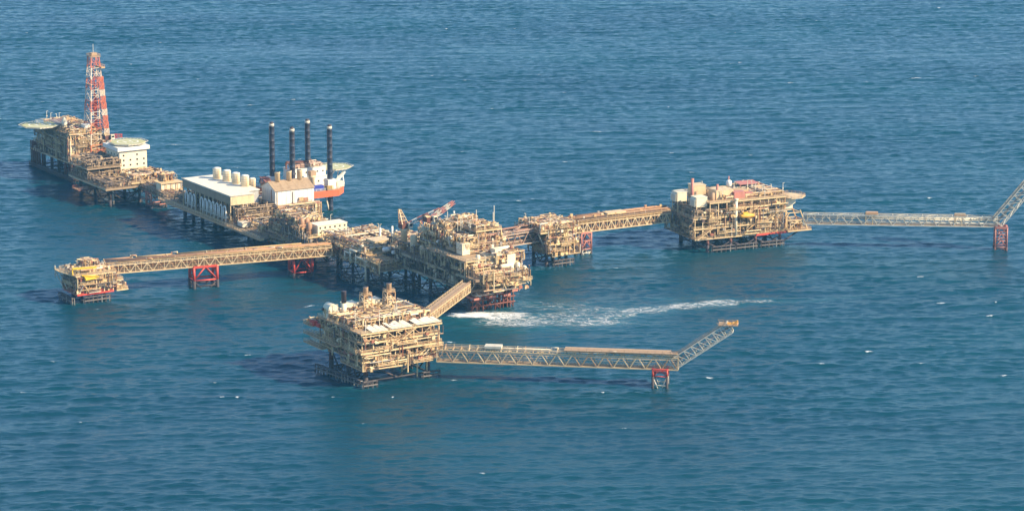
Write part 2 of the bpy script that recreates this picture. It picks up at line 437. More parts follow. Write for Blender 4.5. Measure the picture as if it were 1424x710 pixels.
def face_clutter(r, a, b, z0, z1, n, seed, mat='process', balc=3, out=1.6):
    """pipes, drops and small balconies on the outside of a face; outward is to the right of a->b"""
    R = random.Random(seed); a = V((*a, 0)); b = V((*b, 0)); d = (b - a); L = d.length; d.normalize(); o = V((d.y, -d.x, 0))
    m = MB()
    def P(s, e, z): q = a + d*s + o*e; return V((q.x, q.y, z))
    for k in range(n):
        e = R.uniform(.15, out*.6); rr = R.uniform(.09, .24); s = R.uniform(0, L); q = R.random(); z = R.uniform(z0, z1)
        if q < .4:
            t = min(L, max(0, s + R.choice((-1, 1))*R.uniform(2, 11))); pts = [P(s, e, z), P(t, e, z)]
            if R.random() < .6: pts.append(P(t, e, R.uniform(z0, z1)))
            if R.random() < .6: pts.insert(0, P(s, -.3, z))
        elif q < .8:
            y = min(z1, z + R.uniform(2, 8)); pts = [P(s, -.3, z), P(s, e, z), P(s, e, y), P(s, -.3, y)]
        else: pts = [P(s, e, z), P(min(L, max(0, s + R.uniform(-5, 5))), e, min(z1, z + R.uniform(1.5, 5)))]
        m.pipe(pts, rr, 6)
    for k in range(n//2):
        s = R.uniform(.5, L - .5); z = R.uniform(z0, z1 - .8); w = R.uniform(.25, .9); e = R.uniform(.2, out*.7); c = [P(s - w, -.2, z), P(s + w, -.2, z), P(s + w, e, z), P(s - w, e, z)]
        m.hexa(c, [p + V((0, 0, R.uniform(.4, 1.5))) for p in c])
    m.build('facade_pipework', M[mat], r)
    for k in range(balc):
        w = R.uniform(2, 4.5); s = R.uniform(w, L - w); z = R.uniform(z0 + .5, z1 - 1); e = R.uniform(1.0, out)
        m = MB(); c = [P(s - w, .02, z), P(s + w, .02, z), P(s + w, e, z), P(s - w, e, z)]
        m.hexa(c, [p + V((0, 0, .16)) for p in c]); m.rail([p + V((0, 0, .16)) for p in (c[0], c[3], c[2], c[1])], 1.1, 1.5)
        m.bar(c[0] - V((0, 0, .9)), c[3], .14); m.bar(c[1] - V((0, 0, .9)), c[2], .14)
        m.build('access_balcony', M['frame'], r)

def masts(r, x0, x1, y0, y1, z, n, seed, h=(3, 6.5)):
    R = random.Random(seed)
    for k in range(n):
        x = R.uniform(x0, x1); y = R.uniform(y0, y1); q = R.uniform(*h); m = MB()
        m.bar((x, y, z), (x, y, z + q), .16); m.bar((x - .1, y, z + q - .1), (x + R.choice((-1, 1))*.9, y, z + q), .14); m.box(x - .3, y - .2, z + q*.5, x + .3, y + .2, z + q*.5 + .6)
        m.build('light_mast', M['palesteel'], r)

def octagon(cx, cy, rad, off=PI/8, n=8): return [(cx + rad*math.cos(off + 2*PI*i/n), cy + rad*math.sin(off + 2*PI*i/n)) for i in range(n)]

def helideck(label, u, w, z, rad, rot=ROT, mat='heli', props=True, name='helideck', parent=None, loc=None):
    if parent is None:
        r = root(name, label, 'helideck', u, w, z, rot)
    else:
        r = bpy.data.objects.new(name, None); COL.objects.link(r); r.parent = parent; r.location = loc
    m = MB(); m.prism(octagon(0, 0, rad), -.25, 0); m.build('landing_surface', M[mat], r)
    m = MB(); ring = octagon(0, 0, rad*.62, n=24); ring2 = octagon(0, 0, rad*.55, n=24)
    vs = [(x, y, .006) for x, y in ring] + [(x, y, .006) for x, y in ring2]
    m.add(vs, [(i, (i + 1) % 24, 24 + (i + 1) % 24, 24 + i) for i in range(24)])
    k = rad*.2
    for sx in (-1, 1): m.add([(sx*k - .35, -k*1.3, .006), (sx*k + .35, -k*1.3, .006), (sx*k + .35, k*1.3, .006), (sx*k - .35, k*1.3, .006)], [(0, 1, 2, 3)])
    m.add([(-k + .36, -.3, .006), (k - .36, -.3, .006), (k - .36, .3, .006), (-k + .36, .3, .006)], [(0, 1, 2, 3)])
    m.build('landing_marking', M['white'], r)
    m = MB(); O = octagon(0, 0, rad + .02); O2 = octagon(0, 0, rad + 1.4)
    for i in range(8):
        j = (i + 1) % 8
        m.bar((*O[i], -.3), (*O2[i], .15), .16); m.bar((*O2[i], .15), (*O2[j], .15), .16); m.bar((*O[i], -.45), (*O[j], -.45), .4, .5)
        for t in (.25, .5, .75):
            a = (O[i][0]*(1 - t) + O[j][0]*t, O[i][1]*(1 - t) + O[j][1]*t); b = (O2[i][0]*(1 - t) + O2[j][0]*t, O2[i][1]*(1 - t) + O2[j][1]*t)
            m.bar((*a, -.3), (*b, .15), .12)
    m.build('safety_net_frame', M['palesteel'], r)
    if props:
        m = MB()
        for i in range(-3, 4):
            x = rad*.27*i; y = math.sqrt(max(0, rad*rad*.88 - x*x)); m.box(x - .15, -y, -.8, x + .15, y, -.26)
        m.build('underside_beam', M['frame'], r)
    return r
#@@PART2
# ================================================================== FRONT PROCESS PLATFORM
def process_platform():
    r = root('process_platform', 'four-storey cream process platform with white roof sheets and three exhaust stacks', 'oil platform', -97, -89)
    jacket(r, (3.5, 31), (3.5, 17, 31), 9.4, .85, mat='rust', zsplit=4.2, fenders=(((-1.5, 33), (1.0, 1.5)), ((26.5, .4), (34, .4)), ((0, 0), (6, -.2))))
    deck(r, .4, 20, .3, 18, 6.9)
    deck(r, -.2, 34.5, -.4, 34, 10.4, girder=.6); deck(r, -.9, 35, -.9, 35, 14.0, girder=.6); deck(r, -.3, 34.5, -.2, 34, 17.6, girder=.6); deck(r, -.6, 35.2, -.6, 34.6, 21.4)
    storey(r, .4, 20, .3, 18, 6.9, 10.4, 4, 3, 1); storey(r, 0, 34.5, 0, 34, 10.4, 14, 7, 6, 2); storey(r, 0, 34.5, 0, 34, 14, 17.6, 7, 6, 3, brace=.6); storey(r, 0, 34.5, 0, 34, 17.6, 21.4, 9, 8, 4, brace=.9)
    fill(r, .6, 20, .5, 17, 6.9, 10.4, 11, 60, 7); fill(r, 20, 34, .4, 33, 8.2, 10.4, 18, 40, 0, 'brown')
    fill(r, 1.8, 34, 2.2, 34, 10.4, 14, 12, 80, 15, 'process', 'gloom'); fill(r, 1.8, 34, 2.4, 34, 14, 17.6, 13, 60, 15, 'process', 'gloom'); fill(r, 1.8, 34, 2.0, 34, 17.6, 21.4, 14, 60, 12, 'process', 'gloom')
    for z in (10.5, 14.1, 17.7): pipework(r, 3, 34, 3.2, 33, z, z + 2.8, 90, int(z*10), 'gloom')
    fill(r, 0, 34.5, 6.5, 34, 21.4, 26.0, 15, 260, 24); fill(r, 12, 34, 20, 34, 21.4, 25.5, 16, 70, 4)
    for k, (x0, x1) in enumerate(((4, 11.2), (12.6, 22.0), (23.6, 34.4))):         # sheets over the front edge
        m = MB(); z = 22.0 + .15*k
        for i in range(6):
            a = x0 + (x1 - x0)*i/6; b = x0 + (x1 - x0)*(i + 1)/6 - .08; Y = 4.2 + ((i*7 + k*3) % 5)*.8
            m.hexa([(a, -.9, z - .25), (b, -.9, z - .25), (b, Y, z + .4), (a, Y, z + .4)], [(a, -.9, z - .05), (b, -.9, z - .05), (b, Y, z + .6), (a, Y, z + .6)])
        for y in (.2, 4, 8.8):
            for x in (x0 + .3, x1 - .5): m.bar((x, y, 21.47), (x, y, z - .25 + .8*(y + .9)/10.1), .2)
        m.build('roof_sheet', M['greyroof'], r)
    for (x0, x1, y0, y1, z) in ((-3.4, -.65, 14, 41, 14.0), (-3.4, -.05, 26, 41, 10.4), (-3.0, 7, 34.7, 42, 17.6)):
        deck(r, x0, x1, y0, y1, z, girder=.4, name='side_walkway')
    fill(r, -2.6, 6.5, 35, 41.5, 17.6, 21, 77, 26, 3); m = MB(); 
    m.box(-2.6, 33.5, 17.72, -.9, 37.2, 19.6); m.box(-2.2, 30.4, 17.75, -.8, 32.9, 19.0); m.build('hose_station', M['red'], r)
    stair(r, (9, -.9, 14.0), (16, -.9, 17.6)); stair(r, (17, -.9, 17.6), (23.5, -.9, 21.3)); stair(r, (25, -.5, 10.4), (31, -.5, 14)); stair(r, (-1, 6, 10.4), (-1, 12.5, 14)); stair(r, (-1.1, 20, 14), (-1.1, 27, 17.6))
    face_clutter(r, (0, -.6), (35, -.6), 7.2, 21, 26, 301, balc=4); face_clutter(r, (-.6, 35), (-.6, 0), 9, 21, 30, 302, balc=3, mat='process')
    face_clutter(r, (0, -.65), (35, -.65), 6.4, 12.5, 22, 303, balc=2, mat='skid', out=2.2); masts(r, 1, 33, 1, 33, 21.5, 16, 304)
    m = MB()
    for (x, y, z0, z1) in ((19.5, -1.0, 4, 13), (26, 3, -2, 8), (30, 2.5, -2, 9), (22, 8, -2, 8)): m.cyl((x, y, z0), (x, y, z1), .32, 8)
    for y in (2, 9, 22): m.pipe([(-.9, y, 8.5), (-.9, y, 12.8 + y*.05), (-.9, y + 6, 12.8 + y*.05), (-.9, y + 6, 17)], .28, 8)
    m.pipe([(1, -.9, 12.6), (12, -.9, 12.6), (12, -.9, 9.2), (19, -.9, 9.2)], .26, 8); m.pipe([(13, -.8, 16.4), (33, -.8, 16.4), (33, -.8, 11)], .22, 8)
    m.build_each('riser_pipe', M['frame'], r)
    m = MB()
    for (x, y) in ((26, .6), (29, .2), (32, .6), (33.5, 6), (24, 3)): m.box(x - 1.1, y - .6, 7.9, x + 1.1, y + .9, 9.2)
    m.build_each('valve_manifold', M['fadedred'], r)
    # big arched intake hood and boxy filter houses on the roof
    for (x, y, L, rr, z) in ((2.6, 27, 4.6, 2.1, 21.5), ):
        m = MB(); n = 10; pts = [(rr*math.cos(PI*i/n), 2.0 + rr*math.sin(PI*i/n)) for i in range(n + 1)]
        prof = [(-rr, 0)] + [(-a, b) for a, b in pts] + [(rr, 0)]
        lo = [(x + a, y, z + b + 1.6) for a, b in prof]; hi = [(x + a, y + L, z + b + 1.6) for a, b in prof]
        m.hexa(lo, hi); m.box(x - 2.2, y + .4, z + .01, x + 2.2, y + L - .4, z + 1.595); m.build('intake_hood', M['ivory'], r)
    for (x0, x1, y0, y1, h) in ((8.5, 13.5, 27.5, 32, 4.6), (18.2, 24, 28, 32.5, 4.8), (28, 33, 28, 32, 2.6)):
        cabin(r, x0, y0, 21.55, x1, y1, 21.5 + h, 'filter_house', 'ivory')
process_platform()
railed_frame_stack('exhaust_stack', 'bare dark-topped exhaust stack beside the arched hood on the cream process platform', -90.3, -63, 21.5, 10.6, 1.0, 'ivory', 'sooty', frame=False, group='exhaust stacks on the process platform')
railed_frame_stack('exhaust_stack', 'tan exhaust stack in a braced frame, middle of three on the process platform roof', -80.6, -63, 21.5, 11.0, 1.0, 'cream', 'tanroof', group='exhaust stacks on the process platform')
railed_frame_stack('exhaust_stack', 'tallest tan exhaust stack in a braced frame, nearest the sloping link bridge', -70.2, -63, 21.5, 11.2, 1.0, 'cream', 'tanroof', group='exhaust stacks on the process platform')
b = bridge('link_bridge', 'short cream covered bridge joining the process platform to the large crane platform', (-57.5, -68), (-14.5, -29.5), 15.6, 3.3, 3.2, 16, 'frame', 'wv', 5, 3, 0, rails=False, t=.26)
m = MB(); m.box(0, -1.8, 3.55, b['L'], 1.8, 3.7); m.build('roof', M['plate'], b)
m = MB(); m.rail([(0, -1.7, 3.71), (b['L'], -1.7, 3.71)], 1, 3); m.rail([(0, 1.7, 3.71), (b['L'], 1.7, 3.71)], 1, 3); m.build('railing', M['frame'], b)

# flare bridge, boom and support of the front platform
b = bridge('flare_bridge', 'pale truss flare bridge half roofed by a long flat cover, ending at the amber-tipped boom', (-64.5, -90.5), (7, -150), 7.0, 4.7, 4.4, 15, 'frame', 'warren', 8, 3, 2, 'palesteel', t=.36)
L = b['L']; m = MB(); m.box(L*.53, -2.9, 6.2, L*1.0, 2.9, 6.4); 
for i in range(9):
    for y in (-2.3, 2.3): m.bar((L*(.54 + .055*i), y, 5.2), (L*(.54 + .055*i), y, 6.2), .2)
m.rail([(L*.53, -2.8, 6.4), (L, -2.8, 6.4)], .9, 3, .1); m.build('heat_shield', M['tanroof'], b)
m = MB(); m.box(L*.2, -2.4, 6.0, L*.27, 1.5, 6.9); m.build('equipment_box', M['palesteel'], b)

def flare_boom(label, P, az, z0, run, rise, wd, dp, bays, tip=True, mat='palesteel'):
    x, y = world(*P); r = bpy.data.objects.new('flare_boom', None); COL.objects.link(r)
    sl = math.atan2(rise, run); L = math.hypot(run, rise)
    r.location = (x, y, z0); r.rotation_euler = (0, -sl, math.radians(az)); tag(r, label, 'flare boom')
    truss_beam(r, L, wd, dp, bays, mat, 'vert', .34)
    for yy in (-wd*.3, 0, wd*.25):
        m = MB(); m.cyl((0, yy, dp*.5), (L + 1, yy, dp*.5), .24, 8); m.build('flare_pipe', M['grey'], r, True)
    m = MB(); m.box(.4, -wd*.48, dp + .2, L - .5, -wd*.1, dp + .27); m.rail([(.4, -wd*.48, dp + .27), (L - .5, -wd*.48, dp + .27)], 1, 3); m.build('walkway', M['plate'], r)
    if tip:
        m = MB(); c, s = math.cos(sl), math.sin(sl)
        T = lambda X, Y, Z: (L + X*c + Z*s - .6, Y, dp*.4 + -X*s + Z*c)
        m.hexa([T(-4, -2.8, 1.6), T(3.4, -2.8, 1.6), T(3.4, 2.8, 1.6), T(-4, 2.8, 1.6)], [T(-4, -2.8, 1.85), T(3.4, -2.8, 1.85), T(3.4, 2.8, 1.85), T(-4, 2.8, 1.85)])
        m.rail([T(-4, -2.8, 1.85), T(3.4, -2.8, 1.85), T(3.4, 2.8, 1.85), T(-4, 2.8, 1.85)], 1, 2)
        m.build('tip_platform', M['tanroof'], r)
        m = MB()
        for yy in (-1.2, 0, 1.2): m.pipe([T(-1, yy, 1.9), T(1.6, yy, 1.9), T(3.2, yy, 3.0)], .28, 8)
        m.hexa([T(1.0, -1.3, 1.9), T(3.2, -1.3, 1.9), T(3.2, 1.3, 1.9), T(1.0, 1.3, 1.9)], [T(1.2, -1.2, 2.4), T(3.0, -1.2, 2.4), T(3.0, 1.2, 2.4), T(1.2, 1.2, 2.4)])
        m.build('flare_tip', M['amber'], r)
    return r
AZF = -39.8 + ROT; AZG = -36.2 + ROT
flare_boom('pale inclined flare boom ending in an amber tip, at the covered bridge', (6.3, -149.4), AZF, 7.2, 21.5, 15.2, 4.2, 4.2, 8)
tower('red-topped four-legged support under the outer end of the covered flare bridge', 1.8, -145.6, 6.9, 5.4, 5.6, 'red', 'dark', 4.4, 1, rot=AZF, lowmat='palesteel', group='bridge supports standing in the sea')

# ================================================================== LARGE CRANE PLATFORM (centre)
def crane_platform():
    r = root('production_platform', 'large central production platform with crane, pale equipment end and dark shaded long side', 'oil platform', -2, -17)
    jacket(r, (4.5, 22), (14, 30, 46, 61), 9.8, .7, mat='dark', zsplit=3, brace=True)
    for (x, y) in ((13, 11.8), (22.5, 11.8)):
        m = MB(); m.cyl((x, y, 3), (x, y, 11), .8, 10); g = m.build('jacket_leg', M['rust'], r, True); m = MB(); m.cyl((x, y, -5), (x, y, 3), .9, 10); m.build('splash_zone_sleeve', M['dark'], g, True)
    m = MB()
    for x in (6, 9, 15, 17.5, 19, 21, 22.5, 24):
        for y in (10, 13.5): m.cyl((x, y, -3), (x, y, 10), .3, 8)
    for z in (2.2, 4.6, 7.5): m.cyl((3, 10, z), (25, 10, z), .3, 8)
    for x in (3, 10, 17): m.cyl((x, 10, .5), (x + 7, 10, 7.5), .22, 8); m.cyl((x + 7, 10, .5), (x, 10, 7.5), .22, 8)
    m.build('conductor_guide', M['rust'], r, True)
    m = MB()
    for k in range(6): m.box(2 + k*3.7, 5.5, 6.2 + (k % 2)*1.4, 5.2 + k*3.7, 12, 7.1 + (k % 2)*1.4)
    m.build_each('wellhead_bay', M['fadedred'], r)
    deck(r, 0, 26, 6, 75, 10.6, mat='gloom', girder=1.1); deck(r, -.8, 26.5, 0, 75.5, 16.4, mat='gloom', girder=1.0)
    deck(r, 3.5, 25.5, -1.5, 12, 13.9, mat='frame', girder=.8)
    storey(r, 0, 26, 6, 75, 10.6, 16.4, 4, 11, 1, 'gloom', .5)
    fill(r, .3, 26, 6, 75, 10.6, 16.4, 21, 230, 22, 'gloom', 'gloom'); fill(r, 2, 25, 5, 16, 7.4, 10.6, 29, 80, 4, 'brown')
    for k, (y0, y1) in enumerate(((66, 69.5), (61, 64.4), (34, 36.6), (20, 24))): cabin(r, .25, y0, 10.7, 3.2, y1, 14.2, 'switch_room', 'ivory')
    # near end: dense pale process equipment
    fill(r, 2, 25, -1, 11, 13.9, 19.6, 22, 170, 12, tall=1.0); fill(r, 1, 26, 5, 24, 16.4, 23, 23, 190, 12); fill(r, 12, 27, 4, 22, 20.5, 26, 25, 130, 5)
    m = MB(); 
    for (x, y, z, a, b, h) in ((17.5, 4, 19, 4, 3.2, 5.4), (21.5, 8, 18, 3.4, 4, 6.4), (14.5, 9, 21.5, 3.5, 4, 4.6), (12, 13, 20, 4.5, 5, 3.5)): m.box(x, y, z, x + a, y + b, z + h)
    m.build_each('heat_exchanger_housing', M['ivory'], r)
    m = MB()
    for (x, y, z, q, rr) in ((9, 7, 20.5, 7, 1.3), (14, 4.5, 19.5, 8, 1.1), (17, 14, 24.5, 8, 1.3)): m.dome((x, y, z), (x + q, y, z), rr, 14)
    for (x, y, z, h, rr) in ((6, 9, 16.4, 8.5, 1.0), (22, 3, 14, 7, 1.1), (24, 1, 14, 5.6, 1.0), (18, 1.5, 14, 6.2, .9)): m.dome((x, y, z), (x, y, z + h), rr, 14)
    m.build_each('pressure_vessel', M['ivory'], r, True)
    # open framed bays on the long side
    storey(r, -.4, 8, 8, 41, 16.4, 22.6, 2, 7, 5, 'frame', .45, .7); deck(r, -.6, 20, 8, 41, 22.6, mat='frame', girder=.45)
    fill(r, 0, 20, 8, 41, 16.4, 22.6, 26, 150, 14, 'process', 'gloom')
    # upper modules
    storey(r, 6, 26, 20, 56, 16.4, 27, 3, 6, 6, 'frame', .5); deck(r, 5, 26.5, 20, 52, 26.8); deck(r, 7, 18, 36, 50, 30.4); deck(r, 13, 26, 22, 37, 31.6); deck(r, 15, 25, 40, 48, 32.6); storey(r, 7, 18, 36, 50, 26.8, 30.4, 3, 3, 7, 'frame', .4, .8); storey(r, 13, 26, 22, 37, 26.8, 31.6, 3, 3, 8, 'frame', .4, .8); storey(r, 15, 25, 40, 48, 26.8, 32.6, 2, 2, 9, 'frame', .4, .8)
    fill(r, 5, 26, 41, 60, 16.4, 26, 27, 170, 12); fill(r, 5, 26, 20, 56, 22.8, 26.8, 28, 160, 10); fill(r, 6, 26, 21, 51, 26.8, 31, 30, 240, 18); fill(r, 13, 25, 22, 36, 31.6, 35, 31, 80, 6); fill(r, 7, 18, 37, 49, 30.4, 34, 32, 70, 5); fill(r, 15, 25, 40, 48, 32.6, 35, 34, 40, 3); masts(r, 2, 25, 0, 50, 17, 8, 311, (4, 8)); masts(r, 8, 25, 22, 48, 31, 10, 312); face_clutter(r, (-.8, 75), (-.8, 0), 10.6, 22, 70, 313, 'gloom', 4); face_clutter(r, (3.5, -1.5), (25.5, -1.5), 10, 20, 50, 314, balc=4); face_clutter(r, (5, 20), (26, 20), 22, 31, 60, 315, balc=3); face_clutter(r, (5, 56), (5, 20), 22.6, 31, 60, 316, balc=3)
    cabin(r, 4.4, 19, 22.8, 8.2, 24, 27.4, 'control_cabin', 'ivory'); 
    for (x, y, h) in ((18, 30, 39), (24, 26, 38), (25.4, 27.5, 40.5), (12, 44, 36.5)): m = MB(); m.cyl((x, y, 26.9), (x, y, h), .18, 6); m.build('vent_mast', M['palesteel'], r)
    # far end: tank columns by the crane
    m = MB()
    for (x, y, rr, h) in ((3.2, 58, 1.6, 8.5), (7.5, 55, 1.4, 9.2), (6.4, 63, 1.3, 5.2), (4.5, 52.6, 1.5, 4.6)): m.dome((x, y, 16.41), (x, y, 16.4 + h), rr, 14)
    m.build_each('pressure_vessel', M['cream'], r, True)
    fill(r, 1, 26, 55, 75, 16.4, 21.5, 33, 110, 10)
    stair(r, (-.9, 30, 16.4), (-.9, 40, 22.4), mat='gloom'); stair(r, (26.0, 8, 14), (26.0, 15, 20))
    m = MB(); 
    for y in (24.8, 33, 41.5, 8.4): m.pipe([(-.9, y, 13), (-.9, y, 22), (-.9, y + 3, 22), (-.9, y + 3, 17)], .22, 8)
    m.pipe([(1.5, -2.9, 15), (1.5, -2.9, 20.5), (6.5, -2.9, 20.5), (6.5, -2.9, 12), (1.5, -2.9, 12)], .25, 8)
    m.build_each('riser_pipe', M['frame'], r)
crane_platform()
def lattice_boom(r, p, q, wd, bays, mats, name, t=.2):
    p = V(p); q = V(q); d = (q - p); up = V((0, 0, 1)); a = d.cross(up).normalized()*wd/2; b = a.cross(d).normalized()*wd/2
    for k in range(bays):
        m = MB(); s = p + d*(k/bays); e = p + d*((k + 1)/bays); f0 = 1 - .5*abs(k/bays - .4); f1 = 1 - .5*abs((k + 1)/bays - .4)
        C0 = [s + (a*i + b*j)*f0 for i, j in ((-1, -1), (1, -1), (1, 1), (-1, 1))]; C1 = [e + (a*i + b*j)*f1 for i, j in ((-1, -1), (1, -1), (1, 1), (-1, 1))]
        for i in range(4):
            m.bar(C0[i], C1[i], t*1.2); m.bar(C0[i], C1[(i + 1) % 4], t*.8); m.bar(C0[i], C0[(i + 1) % 4], t*.7)
        m.build(name, M[mats[k % len(mats)]], r)
def pedestal_crane(label, u, w, z, h, tip, mast, mats=('red', 'white'), rad=1.4, ped='cream', bays=6):
    r = root('pedestal_crane', label, 'crane', u, w, z)
    m = MB(); m.lathe((0, 0, 0), (0, 0, 1), [(0, rad*1.1), (h*.8, rad), (h*.93, rad*1.45), (h, rad*1.45)], 14); m.build('pedestal', M[ped], r, True)
    m = MB(); m.box(-1.8, -1.5, h + .01, 1.8, 2.2, h + 2.0); m.box(-1.2, 1.2, h + 2.01, 1.2, 3.2, h + 2.9); m.build('machinery_house', M['rust'], r)
    m = MB(); m.box(1.0, -2.8, h + .2, 2.8, -1.1, h + 2.6); c = m.build('operator_cab', M['ivory'], r); m = MB(); m.box(1.2, -2.86, h + 1.2, 2.6, -2.804, h + 2.2); m.build('window', M['glass'], c)
    m = MB(); T = V(mast)
    for s in ((-1.5, -1.2), (1.5, -1.2), (-1.5, 1.8), (1.5, 1.8)): m.bar((s[0], s[1], h + 2), T + V((s[0]*.25, s[1]*.25, 0)), .32)
    B = V((0, .3, h + 2))
    for k in (.25, .5, .75, .98):
        c = [V((s[0]*(1 - .75*k), s[1]*(1 - .75*k), 0)) + V((T.x*k, T.y*k, (h + 2)*(1 - k) + T.z*k)) for s in ((-1.5, -1.2), (1.5, -1.2), (1.5, 1.8), (-1.5, 1.8))]
        for i in range(4): m.bar(c[i], c[(i + 1) % 4], .2)
    m.build('gantry_mast', M['frame'], r)
    lattice_boom(r, (1.2, -.6, h + 1.6), tip, 1.7, bays, mats, 'boom_section')
    m = MB(); m.cyl(T, tip, .07, 5); m.cyl(tip, V(tip) - V((0, 0, 4)), .06, 5); m.build('hoist_cable', M['dark'], r)
    m = MB(); q = V(tip); m.box(q.x - .3, q.y - .3, q.z - 5, q.x + .3, q.y + .3, q.z - 4.01); m.build('hook_block', M['white'], r)
    return r
pedestal_crane('cream pedestal crane with pale A-frame mast and raised red and white boom', 1.6, 50, 16.5, 9.4, (13.5, -8, 17.8), (-1.0, 2.2, 17.5), mats=('fadedred', 'white', 'fadedred'))
pedestal_crane('low purple-red folded crane among pipes on the central production platform', 8.5, 40.5, 27.2, 2.6, (14, 2, 9.4), (-1.0, 1, 5.2), mats=('fadedred', 'palesteel'), rad=1.1, ped='fadedred', bays=5)

# ================================================================== PIPE DECK between the spine and the crane platform
def pipe_deck():
    r = root('manifold_platform', 'low cream manifold platform crowded with pipe loops, between the central and junction platforms', 'oil platform', -14, 44)
    jacket(r, (3, 22), (4, 16, 30, 44), 9.0, .6, mat='dark', zsplit=3, fenders=(((15, 5), (21, 2)), ((-1, 24), (-1, 33))))
    deck(r, 0, 28, 0, 56, 9.6, mat='shade'); deck(r, 1, 28, 14, 56, 14.2)
    storey(r, 1, 28, 14, 56, 9.6, 14.2, 4, 9, 1, 'frame', .4, .35)
    fill(r, 0, 28, 14, 56, 9.6, 14.2, 41, 140, 12, 'process', 'shade'); fill(r, 1, 28, 16, 56, 14.2, 18.4, 42, 240, 20)
    fill(r, 8, 28, 1, 15, 9.6, 14, 43, 90, 7)
    m = MB()                                                             # bundle cage over the near end
    for x in range(9):
        for z in range(3): m.cyl((.6 + x*.85, .5 + (x*3 + z*5) % 4*.7, 10.6 + z*1.3 + x % 2*.4), (.6 + x*.85, 13.4 - (x*5 + z) % 3*.8, 10.6 + z*1.3), .22 + .06*((x + z) % 3), 6)
    for y in range(10):
        m.bar((.3, .5 + y*1.4, 9.7), (.3, .5 + y*1.4, 14.2), .2); m.bar((.3, .5 + y*1.4, 14.2), (7.6, .5 + y*1.4, 14.2), .2)
    for z in (11.3, 12.8, 14.2): m.bar((.3, .5, z), (.3, 13.4, z), .18); m.bar((.3, .4, z), (7.6, .4, z), .18)
    for x in range(6): m.bar((.4 + x*1.4, .4, 9.7), (.4 + x*1.4, .4, 14.2), .18)
    m.build('pipe_bundle', M['cream'], r)
    m = MB()
    for (y, z) in ((17, 12.5), (22, 14.8), (27, 13)): m.pipe([(12, y - 2, z), (-.9, y - 2, z), (-.9, y + 3, z), (-.9, y + 3, 10), (3, y + 3, 10)], .45, 10)
    m.pipe([(-.6, 12, 3), (-.6, 12, 12), (3, 12, 12)], .4, 10); m.build_each('riser_pipe', M['ivory'], r, True)
    m = MB(); m.dome((8, 12, 16), (19, 12, 16), 1.1, 14); m.dome((10, 7.5, 15.4), (22, 7.5, 15.4), .8, 14); m.build_each('pressure_vessel', M['white'], r, True)
    face_clutter(r, (0, 56), (0, 0), 7, 15, 60, 321, 'process', 3); masts(r, 2, 27, 16, 55, 14.3, 8, 322); cabin(r, 8, 19, 14.3, 17, 27, 18.2, 'equipment_house', 'cream'); cabin(r, 20, 17, 14.3, 27.5, 24, 19.4, 'equipment_house', 'cream'); fill(r, 19, 28, 10, 24, 19.4, 22, 47, 30, 2)
    m = MB()
    for (x, y, h) in ((17, 30, 21.5), (21.5, 27, 22.3), (23, 26, 20.5)): m.cyl((x, y, 14.2), (x, y, h), .5, 10)
    m.build_each('vent_stub', M['white'], r, True)
    m = MB(); m.box(18, 3, 12.6, 26, 9, 14); m.build('hose_station', M['red'], r)
pipe_deck()

# ================================================================== JUNCTION PLATFORM in front of the white gabled building
def junction_platform():
    r = root('utility_platform', 'crowded utility platform with a cream two-level cabin, before the white gabled building', 'oil platform', -17, 101)
    jacket(r, (3, 17), (4, 17, 30), 8.6, .6, mat='dark', zsplit=3)
    deck(r, -1, 21, 0, 38, 9.2, mat='shade'); deck(r, 0, 20, 4, 38, 13.6); storey(r, -.6, 20, 2, 38, 9.2, 13.6, 4, 8, 1, 'shade', .35, .3); 
    fill(r, -1, 21, 1, 38, 9.2, 13.6, 51, 140, 10, 'shade', 'shade'); fill(r, 0, 19, 12, 40, 13.6, 18.6, 52, 260, 16); fill(r, 0, 14, 16, 40, 17.6, 21.5, 53, 120, 8, 'process', 'shade')
    face_clutter(r, (-1, 38), (-1, 0), 8, 17, 60, 331, 'shade', 3); face_clutter(r, (-1, 0), (21, 0), 8, 14, 30, 332, balc=2); masts(r, 0, 18, 14, 38, 14, 8, 333)
    c = cabin(r, 6, 3, 9.4, 20, 11, 13.2, 'cabin', 'cream', 5, 1); c = cabin(r, 5.4, 4.2, 13.8, 20.4, 11.6, 18.2, 'cabin', 'ivory', 6, 2, 'greyroof')
    deck(r, 20, 24, 3, 12, 13.6, girder=.4, name='side_walkway'); deck(r, 3, 8, -3, 1, 9.2, girder=.4, name='side_walkway')
    m = MB()
    for (x, y, rr, h) in ((3, 8, 1.4, 6.2), (2.4, 14, 1.3, 7), (6.5, 17, 1.4, 6.4)): m.dome((x, y, 13.61), (x, y, 13.6 + h), rr, 14)
    m.build_each('pressure_vessel', M['process'], r, True)
    m = MB()
    for k in range(9): m.cyl((-.8, 3 + k*2.2, 9.4), (-.8, 3 + k*2.2, 14.5 + (k % 3)), .24, 7)
    m.build_each('riser_pipe', M['grey'], r)
junction_platform()

